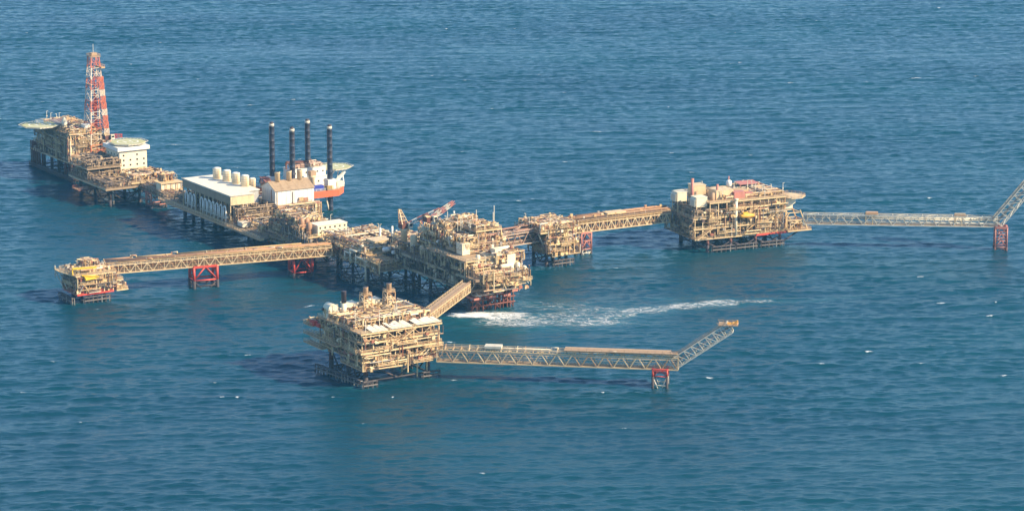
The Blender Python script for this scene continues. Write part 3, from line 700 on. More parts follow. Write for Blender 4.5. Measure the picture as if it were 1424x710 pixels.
# ================================================================== SPINE: long pier deck with compressor hall and white building
def hall_platform():
    r = root('compressor_platform', 'long low pier deck on dark piles carrying the open-sided hall and white building', 'oil platform', -24, 139)
    for (x, y) in ((7, 93), (8, 86), (9.5, 79), (12, 70.5), (14, 67)):
        m = MB(); m.cyl((x, y, 3), (x, y, 8.6), .85, 12); g = m.build('jacket_leg', M['dark' if y > 75 else 'rust'], r, True); m = MB(); m.cyl((x, y, -5), (x, y, 2.997), .9, 12); m.build('splash_zone_sleeve', M['dark'], g, True)
    for (x, y) in ((24, 90), (24, 76), (30, 62), (40, 55), (28, 48), (40, 36), (26, 30)):
        m = MB(); m.cyl((x, y, -5), (x, y, 8.6), .85, 12); m.build('jacket_leg', M['dark'], r, True)
    m = MB(); m.cyl((12, 70.5, 1.5), (24, 90, 1.5), .35, 8); m.cyl((14, 67, 1.5), (30, 62, 1.5), .35, 8); m.cyl((12, 70.5, 7), (30, 62, 1), .3, 8); m.build('jacket_bracing', M['dark'], r)
    deck(r, 0, 26, 24, 102, 9.2, mat='shade', girder=1.0, sides='ew'); deck(r, 24, 46, 24, 66, 9.2, mat='shade', girder=.9)
    deck(r, -2.2, -.05, -5, 104, 8.6, mat='frame', girder=.9, name='side_walkway', sides='w')
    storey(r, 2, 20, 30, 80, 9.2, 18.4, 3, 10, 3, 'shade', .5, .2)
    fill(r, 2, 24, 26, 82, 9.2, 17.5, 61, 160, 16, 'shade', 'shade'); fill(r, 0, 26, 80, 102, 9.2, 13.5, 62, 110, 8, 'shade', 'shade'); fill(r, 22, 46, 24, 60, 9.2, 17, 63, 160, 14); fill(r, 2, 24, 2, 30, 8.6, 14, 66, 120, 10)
    m = MB()
    for k in range(11):
        y = 33 + k*4.1
        if k in (7,): continue
        m.pipe([(-.5, y, 9.4), (-.5, y, 15.8), (-.4, y + .5, 16.6), (-.4, y + 1.4, 16.9), (-.4, y + 2.1, 16.5), (-.5, y + 2.5, 15.6), (-.5, y + 2.5, 11), (5, y + 2.5, 11)], .34, 9)
    m.build_each('pipe_loop', M['white'], r, True)
    deck(r, -.2, 26, -4, 24, 8.8, mat='shade', girder=.8)
    cabin(r, 1, 19, 9.3, 7, 24, 11.2, 'equipment_house', 'palesteel')
hall_platform()
# compressor hall roof shell standing on the pier deck
def hall():
    r = root('compressor_hall', 'long open-sided hall with flat pale roof and dark eaves beside row of tanks', 'building', -24, 168)
    m = MB(); Lh = 52
    m.prism([(0, 0), (12.6, 0), (12.6, 8), (19.5, 8), (19.5, Lh), (0, Lh)], 22, 22.4); rf = m.build('roof', M['greyroof'], r)
    m = MB(); m.bar((-.2, .0, 22.5), (-.2, Lh, 22.5), .35); m.bar((0, -.2, 22.5), (12.6, -.2, 22.5), .35)
    m.build('gutter', M['palesteel'], rf)
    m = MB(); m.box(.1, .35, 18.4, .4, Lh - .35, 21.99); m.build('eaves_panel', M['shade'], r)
    m = MB(); m.box(.1, .05, 18.0, 12.4, .35, 21.99); m.build('end_wall', M['cream'], r)
    m = MB(); m.box(10, 8.4, 9.25, 19, Lh - 1, 21.98); m.box(.42, Lh - .34, 18.2, 9.9, Lh - .05, 21.99); m.build('inner_wall', M['grey'], r)
    m = MB()
    for k in range(12): 
        for x in (.25, 9): m.bar((x, .6 + k*4.6, 9.21), (x, .6 + k*4.6, 18.39), .35)
    m.build('column', M['frame'], r)
hall()
TK = [(-9.8, 210.6, 2.0, 4.8, 'first and farthest'), (-8.6, 202.6, 2.0, 4.8, 'second'), (-7.8, 194.6, 2.0, 4.8, 'third'), (-6.9, 186.8, 2.0, 4.8, 'fourth and nearest')]
def tank(label, u, w, z, rad, h, group='cream tanks on the hall roof'):
    r = root('storage_tank', label, 'tank', u, w, z, group=group)
    m = MB(); m.lathe((0, 0, 0), (0, 0, 1), [(0, rad), (h, rad), (h + rad*.1, rad*.97)], 22); m.build('shell', M['ivory'], r, True)
    m = MB(); m.lathe((0, 0, h + rad*.1 + .003), (0, 0, h + 1), [(0, rad*.96), (rad*.14, rad*.6), (rad*.18, .2)], 22); m.build('roof', M['white'], r, True)
    m = MB()
    for k in (.22, .45, .68, .97): m.lathe((0, 0, h*k), (0, 0, h*k + 1), [(0, rad + .01), (.03, rad + .09), (.14, rad + .09), (.17, rad + .01)], 22)
    m.build('stiffening_ring', M['cream'], r, True)
    m = MB()
    for s in (-.25, .25): m.bar((s, -rad - .25, 0), (s, -rad - .25, h + 1), .08)
    for i in range(12): m.bar((-.25, -rad - .25, h*i/12), (.25, -rad - .25, h*i/12), .06)
    m.build('ladder', M['frame'], r)
    return r
for (u, w, a, h, n) in TK: tank('%s cream cylindrical tank of the row on the flat hall roof' % n, u, w, 22.45, a, h)
tank('short cream tank beside the white gabled building, at the end of the tank row', -2.4, 188, 20.6, 1.6, 4.6)
def gabled():
    r = root('generator_building', 'tall white gabled building with tan roof and three stubby vents on its ridge', 'building', -.3, 168.4, rot=29)
    Lx, Ly, z0, ze, zr = 20, 15.5, 9.3, 22.3, 25.4
    m = MB(); m.box(0, 0, z0, Lx, .3, ze); m.box(0, Ly - .3, z0, Lx, Ly, ze)
    for x in (0, Lx - .3): m.hexa([(x, .301, z0), (x, Ly - .301, z0), (x, Ly - .301, ze), (x, Ly/2, zr), (x, .301, ze)], [(x + .3, .301, z0), (x + .3, Ly - .301, z0), (x + .3, Ly - .301, ze), (x + .3, Ly/2, zr), (x + .3, .301, ze)])
    m.build('wall', M['white'], r)
    m = MB(); t = .25
    for s in (0, 1):
        ya, yb = ((-.5, Ly/2) if s == 0 else (Ly + .5, Ly/2)); za = ze - .2; zb = zr + .02
        m.hexa([(-.4, ya, za), (Lx + .4, ya, za), (Lx + .4, yb, zb), (-.4, yb, zb)], [(-.4, ya, za + t), (Lx + .4, ya, za + t), (Lx + .4, yb, zb + t), (-.4, yb, zb + t)])
    rf = m.build('roof', M['plate'], r)
    m = MB()
    for k in range(6): m.bar((1 + k*3.6, -.45, ze + .06), (1 + k*3.6, Ly/2, zr + .28), .1)
    m.build('roof_batten', M['plate'], rf)
    for x in (4.5, 10.5, 16):
        m = MB(); m.lathe((x, Ly/2 - .5, zr - .1), (x, Ly/2 - .5, zr + 1), [(0, 1.25), (4.0, 1.25), (4.1, 1.35), (4.5, 1.35)], 16); v = m.build('roof_vent', M['cream'], r, True)
        m = MB(); m.cyl((x, Ly/2 - .5, zr + 4.403), (x, Ly/2 - .5, zr + 4.43), 1.1, 16); m.build('vent_mouth', M['sooty'], v)
    m = MB()
    for (x, z) in ((7.5, 12), (12, 16.5), (14.5, 16.2)): m.box(x, -.9, z, x + 2.2, -.01, z + 1.6)
    m.rail([(11, -1.4, 15.8), (18, -1.4, 15.8)], 1, 1.6); m.box(11, -1.4, 15.6, 18, -.01, 15.79)
    m.build('wall_platform', M['cream'], r)
    m = MB(); m.box(2, -.06, z0 + .1, 5, -.005, z0 + 4); m.build('door', M['grey'], r)
    m = MB()
    for k in range(9): m.box(1.2 + k*2.2, -.05, z0 + 4.2, 1.28 + k*2.2, -.004, ze - .25)
    for k in range(6): m.box(-.05, 1.5 + k*2.4, z0 + .1, -.004, 1.58 + k*2.4, ze - .2)
    m.build('cladding_joint', M['grey'], r)
    m = MB(); m.pipe([(9, -.3, z0), (9, -.3, ze - 1)], .18, 6); m.pipe([(.8, -.3, z0), (.8, -.3, ze - .4)], .12, 6); m.pipe([(-.3, 4, z0), (-.3, 4, ze)], .2, 6); m.build('drain_pipe', M['cream'], r)
    m = MB(); m.box(-.9, 8, z0 + 5, -.01, 11, z0 + 7.2); m.box(-.7, 12, z0 + 2, -.01, 13.4, z0 + 4); m.build('wall_vent', M['grey'], r)
gabled()
b = bridge('service_bridge', 'low pipe-laden bridge between the accommodation deck and the compressor pier', (-17, 286), (-19, 240), 7.6, 2.2, 7, 12, 'shade', 'warren', 12, 6, 5, 'brown')
b = bridge('service_bridge', 'low walkway bridge between the compressor pier and the crowded utility platform', (-19.6, 142), (-15, 112), 7.4, 2.0, 5, 8, 'shade', 'warren', 13, 5, 4, 'process')
r = root('equipment_hut', 'small cream hut with open framed front, standing on the service bridge', 'hut', -21, 250)
m = MB(); m.box(0, 0, 10.0, 12, 7, 10.3); m.box(0, .3, 13.9, 12, 7.2, 14.2); m.build('floor_frame', M['frame'], r)
m = MB(); m.box(.5, 1.2, 10.31, 11.5, 6.8, 13.89); m.build('wall', M['ivory'], r)
m = MB()
for k in range(5): m.bar((.3 + k*2.85, .5, 10.31), (.3 + k*2.85, .5, 13.89), .25)
m.rail([(0, 0.1, 10.3), (12, .1, 10.3)], 1, 2); m.build('porch_frame', M['cream'], r)
m = MB(); m.cyl((1, 2, 7.5), (1, 2, 10), .4, 8); m.cyl((11, 2, 7.5), (11, 2, 10), .4, 8); m.cyl((1, 6, 7.5), (1, 6, 10), .4, 8); m.cyl((11, 6, 7.5), (11, 6, 10), .4, 8); m.build('stilt', M['dark'], r)
fill(r, 2, 11, 4, 12, 13.8, 19, 71, 40, 4)
tower('dull red braced support below the small cream hut on the service bridge', -17.5, 264, 7.4, 8, 6, 'fadedred', 'dark', 1.6, 1, group='bridge supports standing in the sea')
tower('bright red braced support under the walkway bridge near the utility platform', -7.5, 172, 7.3, 8, 6, 'red', 'dark', 2, 1, group='bridge supports standing in the sea')

# ================================================================== ACCOMMODATION
def accommodation():
    r = root('accommodation_platform', 'low deck platform on dark legs beneath the cream accommodation block', 'oil platform', -40, 268)
    jacket(r, (4, 20, 34), (10, 28, 46), 8.2, .7, mat='dark', zsplit=3)
    deck(r, 0, 36, 6, 52, 9.4, mat='shade', girder=.9); deck(r, 14, 36, 6, 28, 11.0, mat='frame', girder=.6); deck(r, -6, 5, 26, 34, 6.2, mat='rust', girder=.6, name='loading_platform', plate='tanroof')
    fill(r, 0, 19, 28, 52, 9.4, 15, 81, 150, 10, 'shade', 'shade'); storey(r, 1, 19, 29, 51, 9.4, 15.6, 3, 3, 4, 'shade', .4); deck(r, 0, 19, 28, 52, 15.8, mat='shade'); fill(r, 0, 19, 28, 52, 15.8, 21, 82, 120, 10, 'shade', 'shade')
    fill(r, 16, 36, 8, 28, 11, 15.2, 83, 130, 10); fill(r, 0, 14, 6, 28, 9.4, 13, 84, 70, 6, 'shade', 'skid')
    m = MB(); m.cyl((8, 15, -4), (8, 15, 8), .5, 8); m.cyl((26, 8, -4), (24, 8, 8.4), .35, 8); m.build_each('riser_pipe', M['palesteel'], r)
    m = MB(); m.hexa([(16, 12, 12.0), (28, 12, 12.0), (28, 16, 13), (16, 16, 13)], [(16, 12, 12.2), (28, 12, 12.2), (28, 16, 13.2), (16, 16, 13.2)]); m.build('awning', M['ivory'], r)
accommodation()
def block():
    r = root('accommodation_block', 'cream four-storey block with small dark windows and green helideck on top', 'building', -21.5, 297.5)
    m = MB(); m.box(0, 0, 11.1, 15, 16, 22.6); b = m.build('wall', M['ivory'], r)
    for row in range(4):
        for k in range(4):
            if (row, k) in ((3, 1), (3, 3), (0, 0)): continue
            x = 2.2 + k*3.7; z = 13 + row*2.5
            m = MB(); m.box(x - .45, -.07, z - .45, x + .45, -.004, z + .45); m.build('window', M['glass'], r)
        for k in range(4):
            y = 2.4 + k*3.8; z = 13 + row*2.5
            m = MB(); m.box(-.07, y - .45, z - .45, -.004, y + .45, z + .45); m.build('window', M['glass'], r)
    m = MB(); m.box(-1.4, -1.2, 22.9, 16.2, 17.2, 24.8); m.build('parapet_band', M['white'], r)
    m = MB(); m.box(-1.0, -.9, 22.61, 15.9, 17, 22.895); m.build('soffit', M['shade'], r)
    m = MB()
    for z in (13.4, 16.2, 19): m.box(-1.5, 1, z, -.01, 15, z + .15); m.rail([(-1.4, 1, z + .15), (-1.4, 15, z + .15)], 1, 2)
    for z in (13.4, 16.2): m.bar((-.9, 4, z), (-.9, 9, z + 2.8), .7, .15)
    m.build('balcony', M['frame'], r)
block()
helideck('green and tan helideck on the roof of the cream accommodation block', -13.4, 305, 26.0, 9.0)

# ================================================================== DRILLING PLATFORM
def drilling():
    r = root('drilling_platform', 'tall drilling platform on rust legs, cream lit end wall and shaded long side', 'oil platform', -28, 342)
    for y in (6, 14, 23, 32, 42, 52):
        for x in (2, 16):
            m = MB(); m.cyl((x, y, 2), (x, y, 10), .8, 10); g = m.build('jacket_leg', M['rust' if y in (6, 14, 52) else 'dark'], r, True); m = MB(); m.cyl((x, y, -5), (x, y, 1.997), .85, 10); m.build('splash_zone_sleeve', M['dark'], g, True)
    m = MB()
    for x in (2, 16): m.cyl((x, 0, 1.2), (x, 56, 1.2), .5, 8)
    for y in (3, 14, 23, 32, 42, 52): m.cyl((2, y, 1.2), (16, y, 1.2), .35, 8)
    m.build('jacket_bracing', M['dark'], r)
    fender(r, (.6, 57), (.6, -1), z1=2.0, mat='dark')
    for x in (0, 1.5, 3): 
        for y in (1, 3, 5, 44, 47, 50, 53, 55): m = MB(); m.cyl((x, y, -2), (x, y, 10 if y < 40 else 14), .35, 8); m.build('conductor_pipe', M['rust'], r, True)
    deck(r, 0, 26, 2, 56, 10.0, mat='shade', girder=1.0); deck(r, -.5, 27, 2, 50, 15.0, mat='frame', girder=.6); deck(r, -.5, 18, 2, 48, 20.0, mat='frame', girder=.6); deck(r, -.5, 18, 2, 46, 25.0, mat='frame', girder=.6)
    storey(r, 0, 18, 2, 46, 10, 15, 4, 9, 1, 'shade', .4); storey(r, 0, 18, 2, 46, 15, 20, 4, 9, 2, 'frame', .4, .2); storey(r, 0, 18, 2, 46, 20, 25, 4, 9, 3, 'frame', .4, .2)
    cabin(r, .6, 3, 15.1, 9.2, 40, 19.2, 'mud_module', 'ivory', 4, 1); cabin(r, .6, 3, 20.1, 9.2, 38, 24.2, 'mud_module', 'cream', 4, 1); cabin(r, 10, 3.4, 15.1, 17.4, 30, 19.2, 'mud_module', 'ivory', 3, 1); cabin(r, 10, 3.2, 20.1, 17.4, 30, 24.2, 'mud_module', 'ivory', 3, 1)
    cabin(r, 1, 4, 10.1, 12, 20, 14.2, 'mud_module', 'ivory', 2, 1)
    fill(r, 0, 26, 2, 50, 10, 15, 91, 140, 10, 'shade', 'shade'); fill(r, 17, 26, 2, 20, 15, 20, 92, 70, 6)
    fill(r, 0, 18, 2, 44, 25, 28.4, 93, 140, 12); pipework(r, -.4, 18, 1.4, 2.6, 10.2, 25, 22, 94); pipework(r, -1.2, .0, 3, 44, 10.2, 25, 50, 95, 'skid')
    face_clutter(r, (-.5, 2), (18, 2), 10, 25, 26, 341, balc=5); face_clutter(r, (-.5, 48), (-.5, 2), 10, 25, 80, 342, 'shade', 4); masts(r, 0, 17, 3, 44, 25, 9, 343)
    cabin(r, 9, 4, 25.1, 13, 8, 28.6, 'driller_cabin', 'white'); 
    m = MB(); m.lathe((3, 16, 25.1), (3, 16, 26.1), [(0, .5), (3, 1.6), (4, 1.6), (6.6, .5), (7, .2)], 12); m.build('mud_silo', M['ivory'], r, True)
    m = MB()
    for k in range(16): m.cyl((.5 + k*.5, 20, 27.6 + (k % 3)*.1), (.5 + k*.5 + 2, 34, 27.8), .22, 6)
    m.build('drill_pipe_rack', M['brown'], r)
    m = MB(); m.bar((-.2, 38, 20), (-8, 32, 27.2), .5); m.bar((-.2, 30, 20), (-8, 26, 27.2), .5); m.bar((-.2, 38, 26.6), (-8, 24, 26.9), .4); m.bar((-.2, 24, 26.6), (-10, 30, 26.9), .4); m.build('helideck_strut', M['frame'], r)
    deck(r, 2, 19, -4, 2, 8.6, mat='frame', girder=1.2, name='lower_platform'); 
    m = MB(); m.hexa([(2, -4.1, 6), (19, -4.1, 8), (19, -3.8, 8), (2, -3.8, 6)], [(2, -4.1, 8.6), (19, -4.1, 11.6), (19, -3.8, 11.6), (2, -3.8, 8.6)]); m.build('wind_wall', M['ivory'], r)
    m = MB(); m.cyl((23, -3, 9), (23, -3, 14), .9, 10); m.bar((21, -6, 10), (27, 2, 16), .8); m.build_each('mud_pipe', M['tanroof'], r)
drilling()
helideck('green helideck with a parked white container, overhanging the drilling platform corner', -35.4, 366, 27.6, 9.6)
r = root('cargo_box', 'small white box standing on the green overhanging helideck', 'container', -33.5, 371, 27.62)
m = MB(); m.box(-2, -1, 0, 2, 1, 1.7); b_ = m.build('body', M['white'], r)
m = MB(); m.box(-2.05, -1.05, 1.703, 2.05, 1.05, 1.85); m.build('lid', M['palesteel'], r)
def derrick():
    r = root('drilling_derrick', 'tall lattice drilling derrick banded in red and white with a crown platform', 'derrick', -12.6, 346.5, 13)
    H = 51; a0, a1 = 5.4, 2.2; nb = 9
    def hw(z): return a0 + (a1 - a0)*min(1, z/H)
    for k in range(nb):
        m = MB(); z0 = H*k/nb; z1 = H*(k + 1)/nb; p, q = hw(z0), hw(z1); zm = (z0 + z1)/2; h = hw(zm)
        C = [(-1, -1), (1, -1), (1, 1), (-1, 1)]
        for i in range(4):
            (x, y), (X, Y) = C[i], C[(i + 1) % 4]
            m.bar((x*p, y*p, z0), (x*q, y*q, z1), .4); m.bar((x*q, y*q, z1), (X*q, Y*q, z1), .24)
            m.bar((x*p, y*p, z0), (X*q, Y*q, z1), .19); m.bar((X*p, Y*p, z0), (x*q, y*q, z1), .19); m.bar((x*h, y*h, zm), (X*h, Y*h, zm), .17)
        m.build('tower_section', M['derrickred' if k in (0, 2, 4, 6, 8) else 'derrickcream'], r)
    for k in range(13):                     # banded panels of the stand rack and ladder way up one corner
        z0 = -3 + H*.86*k/13; z1 = -3 + H*.86*(k + 1)/13 - .02; h = hw(max(0, z0)) + .25
        m = MB(); y = -h - .35
        for i in range(4): x = h - 2.4 + .8*i; m.bar((x, y, z0), (x, y, z1), .2); m.bar((h + .2, y + .6*i, z0), (h + .2, y + .6*i, z1), .26)
        for i in range(5): z = z0 + (z1 - z0)*(i + .5)/5; m.bar((h - 2.4, y, z), (h + .2, y, z), .2); m.bar((h + .2, y, z), (h + .2, y + 1.8, z), .26)
        m.bar((h - 2.4, y, z0), (h, y, z1), .26); m.bar((h, y, z0), (h - 2.4, y, z1), .26)
        m.build('ladder_section', M[('derrickred', 'derrickcream', 'derrickred')[k % 3]], r)
    m = MB()
    for i in range(5): m.cyl((a1*.3 - 1.4 + i*.35, -1.2, 1), (a1*.3 - 1.4 + i*.35, -.6, H*.62), .14, 6)
    m.cyl((0, 0, 2), (0, 0, H*.9), .3, 8); m.box(-.9, -.9, H*.45, .9, .9, H*.53); m.build('travelling_block', M['red'], r)
    m = MB(); m.box(-2.8, -2.8, H, 2.8, 2.8, H + .3); m.rail([(-2.7, -2.7, H + .3), (2.7, -2.7, H + .3), (2.7, 2.7, H + .3), (-2.7, 2.7, H + .3), (-2.7, -2.7, H + .3)], 1.2, 1.4); m.box(-1.5, -1.5, H + .31, 1.5, 1.5, H + 2.0); m.build('crown_platform', M['tanroof'], r)
    m = MB(); m.box(-3.3, -3.3, H*.72, -2.4, 3.3, H*.72 + .3); m.box(2.4, -4.4, H*.885, 4.4, 2, H*.9); m.rail([(4.3, -4.3, H*.9), (4.3, 2, H*.9)], 1.1, 1.3); m.build('monkey_board', M['cream'], r)
    m = MB(); m.cyl((0, 0, H + 2.0), (0, 0, H + 6.5), .12, 6); m.build('lightning_rod', M['palesteel'], r)
    m = MB(); m.box(-7, -6.4, -2.2, 7, 7, -.02); m.build('drill_floor', M['rust'], r)
    m = MB()
    for x in (-6, 6):
        for y in (-5.6, 6): m.bar((x, y, -4.5), (x, y, -2.21), .7)
    m.build('substructure', M['rust'], r)
derrick()
pedestal_crane('small red crane folded beside the helideck of the cream accommodation block', -17.0, 322, 20.6, 4.2, (7, -3, 6.0), (-1.0, 1, 7.5), mats=('red', 'fadedred'), rad=.9, bays=5)

# ================================================================== WESTERN WELLHEAD AND ITS BRIDGE
def wellhead():
    r = root('wellhead_platform', 'small three-deck wellhead platform with a red lower deck at the bridge end', 'oil platform', -134, 94)
    jacket(r, (3.5, 14), (3.5, 13), 4.6, .6, mat='dark', zsplit=2, fenders=(((-1, 15), (-1, 1)), ((3, .5), (15, .5))))
    deck(r, 0, 17, 0, 15, 4.3, mat='red', girder=.7, plate='tanroof'); deck(r, 0, 17.5, 0, 15, 8.3); deck(r, -.6, 18, -.4, 18, 12.4)
    storey(r, 0, 17, 0, 15, 4.3, 8.3, 4, 4, 1, 'frame', .4, .5); storey(r, 0, 17.5, 0, 15, 8.3, 12.4, 4, 4, 2, 'frame', .4, .5)
    fill(r, 0, 17, .5, 15, 4.3, 8.3, 101, 70, 8); fill(r, 0, 17, .5, 15, 8.3, 12.4, 102, 80, 8, 'brown'); fill(r, 0, 18, 3, 17.5, 12.4, 14.8, 103, 120, 8)
    deck(r, 18.1, 23.5, -.5, 6, 4.3, mat='frame', girder=.5, name='side_walkway'); fill(r, 18, 23, 0, 6, 4.3, 8, 104, 30, 2); deck(r, 18.6, 22, 1, 8, 8.3, girder=.4, name='side_walkway')
    fill(r, 6, 15, 9, 17, 13.6, 17.4, 105, 60, 5); face_clutter(r, (0, 0), (18, 0), 4.4, 12, 45, 361, balc=2); face_clutter(r, (0, 15), (0, 0), 4.4, 12, 30, 362, 'shade', 2); masts(r, -1, 17, 2, 17, 12.4, 8, 363, (2, 4))
    m = MB(); m.hexa([(3, -2.6, 10.6), (8.5, -2.6, 11.0), (8.5, -.45, 11.0), (3, -.45, 10.6)], [(3, -2.6, 11.5), (8.5, -2.6, 11.8), (8.5, -.45, 12.0), (3, -.45, 12.2)]); m.build('hose_basket', M['yellow'], r)
    m = MB(); m.bar((2, -.6, 12.6), (9, -3, 11.8), .5); m.bar((-1, 2, 15.4), (9, -.5, 15.4), .8); m.bar((-1, 2, 12.5), (-1, 2, 15.4), .4); m.build('davit_arm', M['yellow'], r)
    m = MB(); m.hexa([(-2.6, 12, 11.9), (-.7, 2, 11.9), (-.7, 18, 11.9), (-2.6, 18, 11.9)], [(-2.6, 12, 12.3), (-.7, 2, 12.3), (-.7, 18, 12.3), (-2.6, 18, 12.3)]); m.rail([(-2.6, 18, 12.3), (-2.6, 12, 12.3), (-.7, 2, 12.3)], 1.1, 2.4); m.build('cantilever_platform', M['frame'], r)
    m = MB(); m.bar((-2.4, 12.5, 11.8), (-.3, 10, 5), .35); m.bar((-2.4, 17.5, 11.8), (-.3, 14.5, 5), .35); m.cyl((-2.4, 17.6, 9), (-2.4, 17.6, 14), .25, 8); m.build('cantilever_strut', M['palesteel'], r)
wellhead()
bridge('pipe_bridge', 'long cream pipe-laden truss bridge on two red supports reaching the small wellhead platform', (-116, 105), (-16, 86), 9.6, 3.6, 6.4, 20, 'frame', 'wv', 21, 8, 9, 'process', topz=2.0)
tower('wide bright red support halfway along the pipe bridge to the wellhead platform', -73, 97, 9.4, 10.5, 7, 'red', 'dark', 3.4, 1, group='bridge supports standing in the sea', rot=ROT - 10, lg=.6)
tower('bright red support of the long pipe bridge, beside the manifold platform', -27.5, 92, 9.2, 8.6, 7, 'red', 'dark', 2.2, 1, group='bridge supports standing in the sea', rot=ROT - 10, lg=.55)

# ================================================================== EASTERN LINE: pipe bridges, riser platform, open-frame platform, flare
bridge('pipe_bridge', 'thick rusty-brown stacked pipe bridge between the central production and riser platforms', (20, 51), (75, 56), 11.4, 5.2, 8.5, 9, 'brown', 'warren', 31, 10, 9, 'brown', topz=2.4)
def riser():
    r = root('riser_platform', 'narrow tan riser platform with crowded top deck overhanging its legs', 'oil platform', 73, 46)
    jacket(r, (2.5, 13), (4, 15), 7, .7, mat='dark', zsplit=3, fenders=(((4.5, 1.6), (15, 1.6)),))
    deck(r, 3, 17, 0, 16, 5.2); deck(r, .5, 17.5, .5, 17, 8.6); deck(r, .5, 15, .8, 17, 12.6); deck(r, -3.5, 17, -.5, 22, 16.6)
    storey(r, 3, 17, 0, 16, 5.2, 8.6, 3, 3, 1, brace=.4); storey(r, .5, 15, .8, 17, 8.6, 12.6, 3, 3, 2, brace=.4); storey(r, .5, 15, .8, 17, 12.6, 16.6, 3, 3, 3, brace=.4)
    fill(r, 3, 17, .3, 16, 5.2, 8.6, 111, 70, 8); fill(r, 0, 17, .5, 17, 8.6, 12.6, 112, 100, 9, 'brown', 'skid'); fill(r, 0, 15, .5, 17, 12.6, 16.6, 113, 90, 8); fill(r, -3, 17, 0, 21, 16.6, 21, 114, 210, 14)
    face_clutter(r, (.5, 0), (17.5, 0), 5, 20, 60, 351, balc=4); face_clutter(r, (.5, 17), (.5, 0), 5, 16, 30, 352, 'shade', 2); masts(r, -3, 16, 0, 21, 16.7, 12, 353, (2.5, 5.5))
    m = MB(); m.bar((-3.2, 2, 15.8), (.6, 3, 8.8), .4); m.bar((-3.2, 18, 15.8), (.6, 16, 8.8), .4); m.pipe([(-2.8, 1, 16.8), (-2.8, 1, 20.5), (1, 1, 20.5)], .35, 8); m.build('cantilever_strut', M['palesteel'], r)
riser()
b = bridge('pipe_bridge', 'cream truss bridge with solid yellow-tan deck, between the riser and open-frame platforms', (89, 63.5), (149, 60.5), 10.8, 4.0, 6.2, 14, 'frame', 'wv', 32, 7, 5, 'process')
m = MB(); m.hexa([(2, -3.4, 5.6), (b['L'], -3.4, 5.6), (b['L'], 2.8, 6.6), (2, 2.8, 6.6)], [(2, -3.4, 5.75), (b['L'], -3.4, 5.75), (b['L'], 2.8, 6.75), (2, 2.8, 6.75)]); m.build('deck_cover', M['plate'], b)
m = MB(); m.box(26, -3, 6.8, 36, 2, 7.5); m.build('equipment_box', M['frame'], b)
for (y, z, x0, x1, rr) in ((-2.6, 6.2, 3, 60, .22), (-1.6, 6.5, 6, 60, .3), (-.4, 6.7, 2, 25, .2), (.6, 6.95, 2, 60, .34), (1.9, 7.1, 12, 58, .2)): m = MB(); m.cyl((x0, y, z), (x1, y, z), rr, 8); m.build('pipe', M['process'], b, True)
R = random.Random(77); m = MB()
for k in range(26): x = R.uniform(3, 58); y = R.uniform(-3, 2); s = R.uniform(.2, .7); m.box(x - s, y - s*.6, 6.1 + (y + 3)*.16, x + s, y + s*.6, 6.5 + (y + 3)*.16 + R.uniform(.2, 1))
m.rail([(2, -3.3, 5.76), (58, -3.3, 5.76)], 1.1, 3); m.build('valve_box', M['process'], b)
tower('tall faded-pink braced support under the bridge beside the riser platform', 103.5, 62.5, 10.4, 5.4, 5.4, 'fadedred', 'dark', 2.6, 2, group='bridge supports standing in the sea', lowmat='palesteel')

